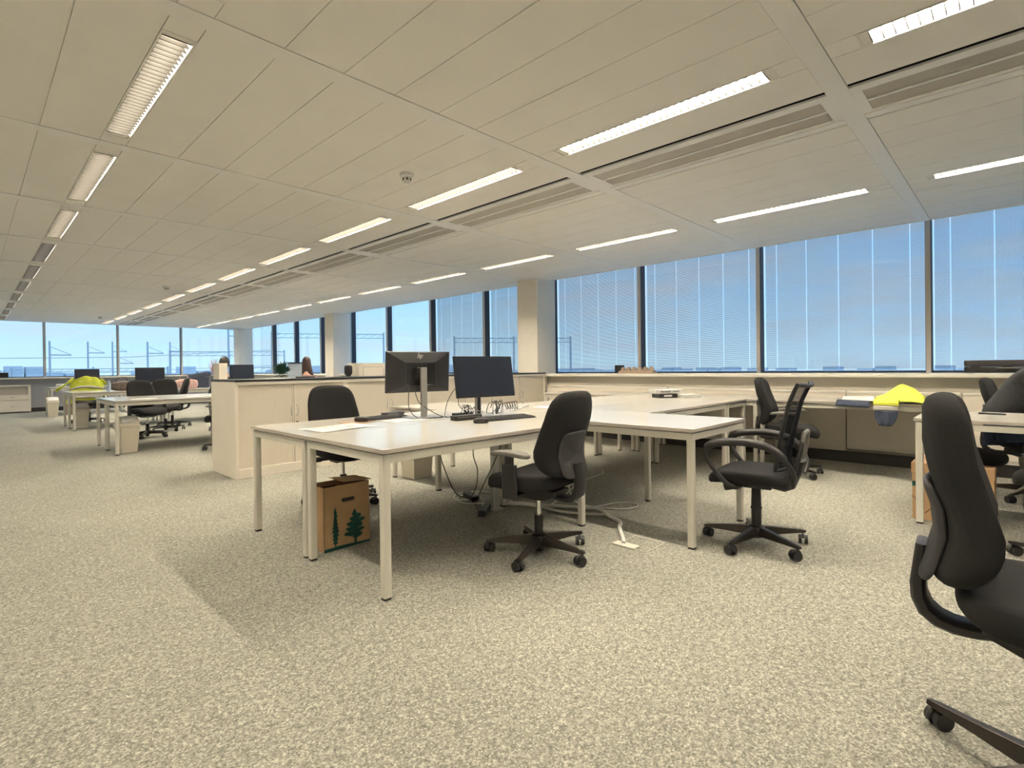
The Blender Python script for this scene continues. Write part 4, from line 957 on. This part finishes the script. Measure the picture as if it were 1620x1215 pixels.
# ------------------------------------------------------------------ people
def skin(name, verts, edges, rad, m, parent, sub=2, root=0):
    me = bpy.data.meshes.new(name); me.from_pydata([Vector(v) for v in verts], edges, []); me.materials.append(m)
    o = bpy.data.objects.new(name, me); COL.objects.link(o)
    o.modifiers.new('skin', 'SKIN'); sb = o.modifiers.new('sub', 'SUBSURF'); sb.levels = sub; sb.render_levels = sub
    for i, r_ in enumerate(rad):
        sv = me.skin_vertices[0].data[i]; sv.radius = r_ if hasattr(r_, '__len__') else (r_, r_)
    me.skin_vertices[0].data[root].use_root = True
    o.modifiers['skin'].use_smooth_shade = True
    if parent: o.parent = parent
    return o
def seated(label, loc, deg, lean, shirt, hairm, long_hair=False, trousers=JEANS, reach=True):
    t = thing('person', label, 'person', loc, radians(deg - 90))     # faces local +Y, seat height .50
    hx = sin(lean); hz = cos(lean)
    def tr(l, side=0, f=0): return (side, hx * l + f, .56 + hz * l)
    V = [(0, -.02, .56), tr(.16), tr(.32), tr(.44), tr(.52), tr(.60, 0, .02), tr(.66, 0, .04)]
    V += [tr(.44, -.17), tr(.44, .17)]
    E_ = [(0, 1), (1, 2), (2, 3), (3, 4), (4, 5), (5, 6), (3, 7), (3, 8)]
    R_ = [(.15, .125), (.150, .12), (.165, .125), (.13, .11), (.062, .06), (.052, .052), (.05, .05), (.075, .07), (.075, .07)]
    sh = [V[7], V[8]]
    for s, i in ((-1, 7), (1, 8)):
        x, y, z = V[i]; el = (s * .25, y + .06, z - .26); wr = (s * .19, el[1] + .22, max(.765, el[2] + .04) if reach else el[2] + .02); n0 = len(V)
        V += [el, wr]; E_ += [(i, n0), (n0, n0 + 1)]; R_ += [(.050, .050), (.034, .030)]
    skin('body', V[:], E_, R_, SKIN, t, 2)
    # shirt slightly larger than the body, ending at neck and wrists
    Vs = [V[0], V[1], V[2], V[3], V[4], V[7], V[8], V[9], (Vector(V[9]) * .25 + Vector(V[10]) * .75), V[11], (Vector(V[11]) * .25 + Vector(V[12]) * .75)]
    skin('shirt', Vs, [(0, 1), (1, 2), (2, 3), (3, 4), (3, 5), (3, 6), (5, 7), (7, 8), (6, 9), (9, 10)], [(.175, .145), (.172, .140), (.188, .150), (.15, .125), (.075, .072), (.09, .085), (.09, .085), (.062, .062), (.046, .044), (.062, .062), (.046, .044)], shirt, t, 2)
    L_ = [(0, -.02, .55), (-.10, .05, .55), (-.13, .40, .55), (-.13, .42, .12), (.10, .05, .55), (.13, .40, .55), (.13, .42, .12)]
    skin('trousers', L_, [(0, 1), (1, 2), (2, 3), (0, 4), (4, 5), (5, 6)], [(.14, .11), (.095, .09), (.068, .066), (.055, .055), (.095, .09), (.068, .066), (.055, .055)], trousers, t, 2)
    for s in (-1, 1):
        b = B(); b.pad(.095, .27, .085, lambda x, y, z: (x + s * .13, y + .48, .045 + z * (1 - .5 * max(0, y / .13))), n=2.6); obj('shoe', b, BLK, t, smooth=True)
    hc = Vector(tr(.78, 0, .07))
    def hd(x, y, z):
        q = z / .125
        return (x * (1 - .18 * max(0, -q)), y * (1 - .10 * max(0, -q)) + (.012 if q < -.2 and y > 0 else 0), z)
    def ball(b, c, rx, ry, rz_, nn=20, f=None):
        rings = []
        for i in range(1, 14):
            th = pi * i / 14; rings.append([c + Vector((f or (lambda *a: a))(rx * sin(th) * cos(2 * pi * k / nn), ry * sin(th) * sin(2 * pi * k / nn), -rz_ * cos(th))) for k in range(nn)])
        b.loft(rings)
    b = B(); ball(b, hc, .078, .098, .125, f=hd)
    nose = hc + Vector((0, .100, -.015)); b.loft([[nose + Vector((-.010, -.01, .035)), nose + Vector((.010, -.01, .035)), nose + Vector((0, .0, .035))], [nose + Vector((-.016, -.008, -.012)), nose + Vector((.016, -.008, -.012)), nose + Vector((0, .022, -.010))]])
    for s in (-1, 1): ball(b, hc + Vector((s * .080, -.005, -.005)), .010, .022, .032, 8)
    obj('head', b, SKIN, t, smooth=True, auto=False)
    b = B()
    for s in (-1, 1): ball(b, hc + Vector((s * .030, .088, .012)), .011, .008, .007, 8)
    obj('eyes', b, mat('eye_dark', (.05, .04, .04), .3), t, smooth=True)
    b = B(); ball(b, hc + Vector((0, .092, -.062)), .024, .007, .006, 10); obj('mouth', b, mat('lips', (.40, .16, .14), .5), t, smooth=True)
    def hf(x, y, z):
        if y > .03 and z < .05: y = .03 + (y - .03) * .2
        return (x, y, z)
    b = B(); ball(b, hc + Vector((0, -.014, .018)), .088, .106, .122, 22, hf)
    if long_hair:
        b.loft([[hc + Vector((w * cos(2 * pi * k / 16), -.045 + d * sin(2 * pi * k / 16), z)) for k in range(16)] for w, d, z in ((.03, .03, .11), (.085, .07, .04), (.098, .075, -.06), (.12, .07, -.16), (.14, .06, -.26), (.12, .04, -.34))])
    obj('hair', b, hairm, t, smooth=True, auto=False)
    # hands: palm, four fingers and a thumb each
    for s, i in ((-1, 10), (1, 12)):
        w = Vector(V[i]); d = Vector((-s * .25, 1, -.10)).normalized(); x_ = Vector((1, .25 * s, 0)).normalized()
        HV = [w, w + d * .045, w + d * .085]; HE = [(0, 1), (1, 2)]; HR = [(.024, .019), (.034, .015), (.036, .013)]
        for f, (off, ln) in enumerate(((-.027, .062), (-.009, .074), (.009, .070), (.026, .055))):
            n0 = len(HV); bse = w + d * .09 + x_ * off
            HV += [bse, bse + d * ln * .45 + Vector((0, 0, -.004)), bse + d * ln * .75 + Vector((0, 0, -.014)), bse + d * ln * .95 + Vector((0, 0, -.026))]
            HE += [(2, n0), (n0, n0 + 1), (n0 + 1, n0 + 2), (n0 + 2, n0 + 3)]; HR += [(.009, .009)] * 2 + [(.008, .008)] * 2
        n0 = len(HV); HV += [w + d * .03 - x_ * s * .035, w + d * .065 - x_ * s * .058, w + d * .09 - x_ * s * .062]; HE += [(1, n0), (n0, n0 + 1), (n0 + 1, n0 + 2)]; HR += [(.012, .012), (.010, .010), (.009, .009)]
        skin('hand', HV, HE, HR, SKIN, t, 1)
    return t
seated('person in a dark shirt and jeans bent forward on a chair at the right edge', (5.70, .13, 0), -90, radians(31), SHIRT, HAIRK).scale = (1.12, 1.12, 1.08)
seated('person with long brown hair seated by the windows, seen above the worktop', (4.93, 10.75, -.06), 60, radians(4), mat('mauve_top', (.20, .13, .13), .9, var=.3, vscale=40), HAIRB, True)
seated('person with black hair hidden behind the cream box and monitor', (3.47, 11.0, -.06), 90, radians(4), SHIRT, HAIRK)
pl(4.93, 10.75, 60, 'dark office chair under the brown-haired person')
pl(3.47, 11.05, 90, 'dark office chair under the black-haired person')

# ------------------------------------------------------------------ outside
b = B(); b.box(-900, 900, -400, 1500, -9.2, -9); struct('ground', b, GRND)
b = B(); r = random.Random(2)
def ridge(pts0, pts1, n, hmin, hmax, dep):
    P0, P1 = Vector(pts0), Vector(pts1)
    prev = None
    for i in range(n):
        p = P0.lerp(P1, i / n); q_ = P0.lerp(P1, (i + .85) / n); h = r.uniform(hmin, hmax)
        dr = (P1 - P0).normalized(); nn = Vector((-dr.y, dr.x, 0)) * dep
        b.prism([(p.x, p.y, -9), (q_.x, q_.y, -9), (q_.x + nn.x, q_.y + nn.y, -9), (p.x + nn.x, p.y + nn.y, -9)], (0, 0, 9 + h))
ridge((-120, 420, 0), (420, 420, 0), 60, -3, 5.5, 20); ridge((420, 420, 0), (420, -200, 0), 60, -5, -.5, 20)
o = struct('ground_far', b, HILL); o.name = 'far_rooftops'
MG = 'overhead-line masts in the rail yard'
m0 = None
masts = [(5.1, 62, 4.0, 'first from the left'), (9.4, 75, 4.6, 'in the second end window, left'), (12.7, 82, 5.0, 'tall, in the second end window, right'), (11.9, 74, 3.4, 'short, in the second end window'),
         (13.6, 68, 4.4, 'at the second end mullion'), (19.4, 84, 5.2, 'in the third end window'), (19.8, 62, 6.2, 'tallest, in the fourth end window'), (23.6, 70, 4.6, 'beside the tallest one')]
for x, y, h, lab in masts:
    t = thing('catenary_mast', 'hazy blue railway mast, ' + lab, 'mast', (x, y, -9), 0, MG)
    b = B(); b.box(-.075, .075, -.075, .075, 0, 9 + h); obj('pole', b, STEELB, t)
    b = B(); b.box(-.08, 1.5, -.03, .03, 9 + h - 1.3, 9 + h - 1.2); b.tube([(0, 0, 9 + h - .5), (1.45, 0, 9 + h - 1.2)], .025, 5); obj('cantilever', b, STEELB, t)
for (x0, y0, x1, y1, h, lab) in ((4, 95, 20, 88, 1.6, 'lower left gantry crossing the second end window'), (18, 78, 30, 72, 3.6, 'upper gantry across the third end window'), (19, 60, 30, 58, 1.4, 'low gantry behind the dark chair back'), (26, 66, 38, 60, 5.6, 'upper right gantry beside the end pillar'), (40, 48, 52, 40, 4.6, 'gantry outside the side windows beyond the turned-away monitor')):
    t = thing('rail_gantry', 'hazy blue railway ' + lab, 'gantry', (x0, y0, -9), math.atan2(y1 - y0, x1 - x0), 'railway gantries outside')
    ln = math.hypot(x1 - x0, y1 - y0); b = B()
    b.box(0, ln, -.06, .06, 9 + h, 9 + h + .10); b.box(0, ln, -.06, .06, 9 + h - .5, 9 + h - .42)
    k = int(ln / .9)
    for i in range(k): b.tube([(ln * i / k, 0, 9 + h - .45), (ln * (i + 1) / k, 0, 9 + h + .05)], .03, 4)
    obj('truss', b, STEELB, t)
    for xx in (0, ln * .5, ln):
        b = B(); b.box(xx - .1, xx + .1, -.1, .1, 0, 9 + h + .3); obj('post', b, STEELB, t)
GWi = 'overhead wires outside'
for i, (a, c_, lab) in enumerate((((-5, 104, 3.2), (40, 100, 5.0), 'overhead wire rising to the right outside the end windows'), ((-5, 112, 1.6), (45, 106, 2.2), 'lower overhead wire outside the end windows'))):
    b = B(); b.tube([a, ((a[0] + c_[0]) / 2, (a[1] + c_[1]) / 2, (a[2] + c_[2]) / 2 - .6), c_], .05, 5); simple('overhead_wire', b, STEELB, lab, 'wire', GWi)
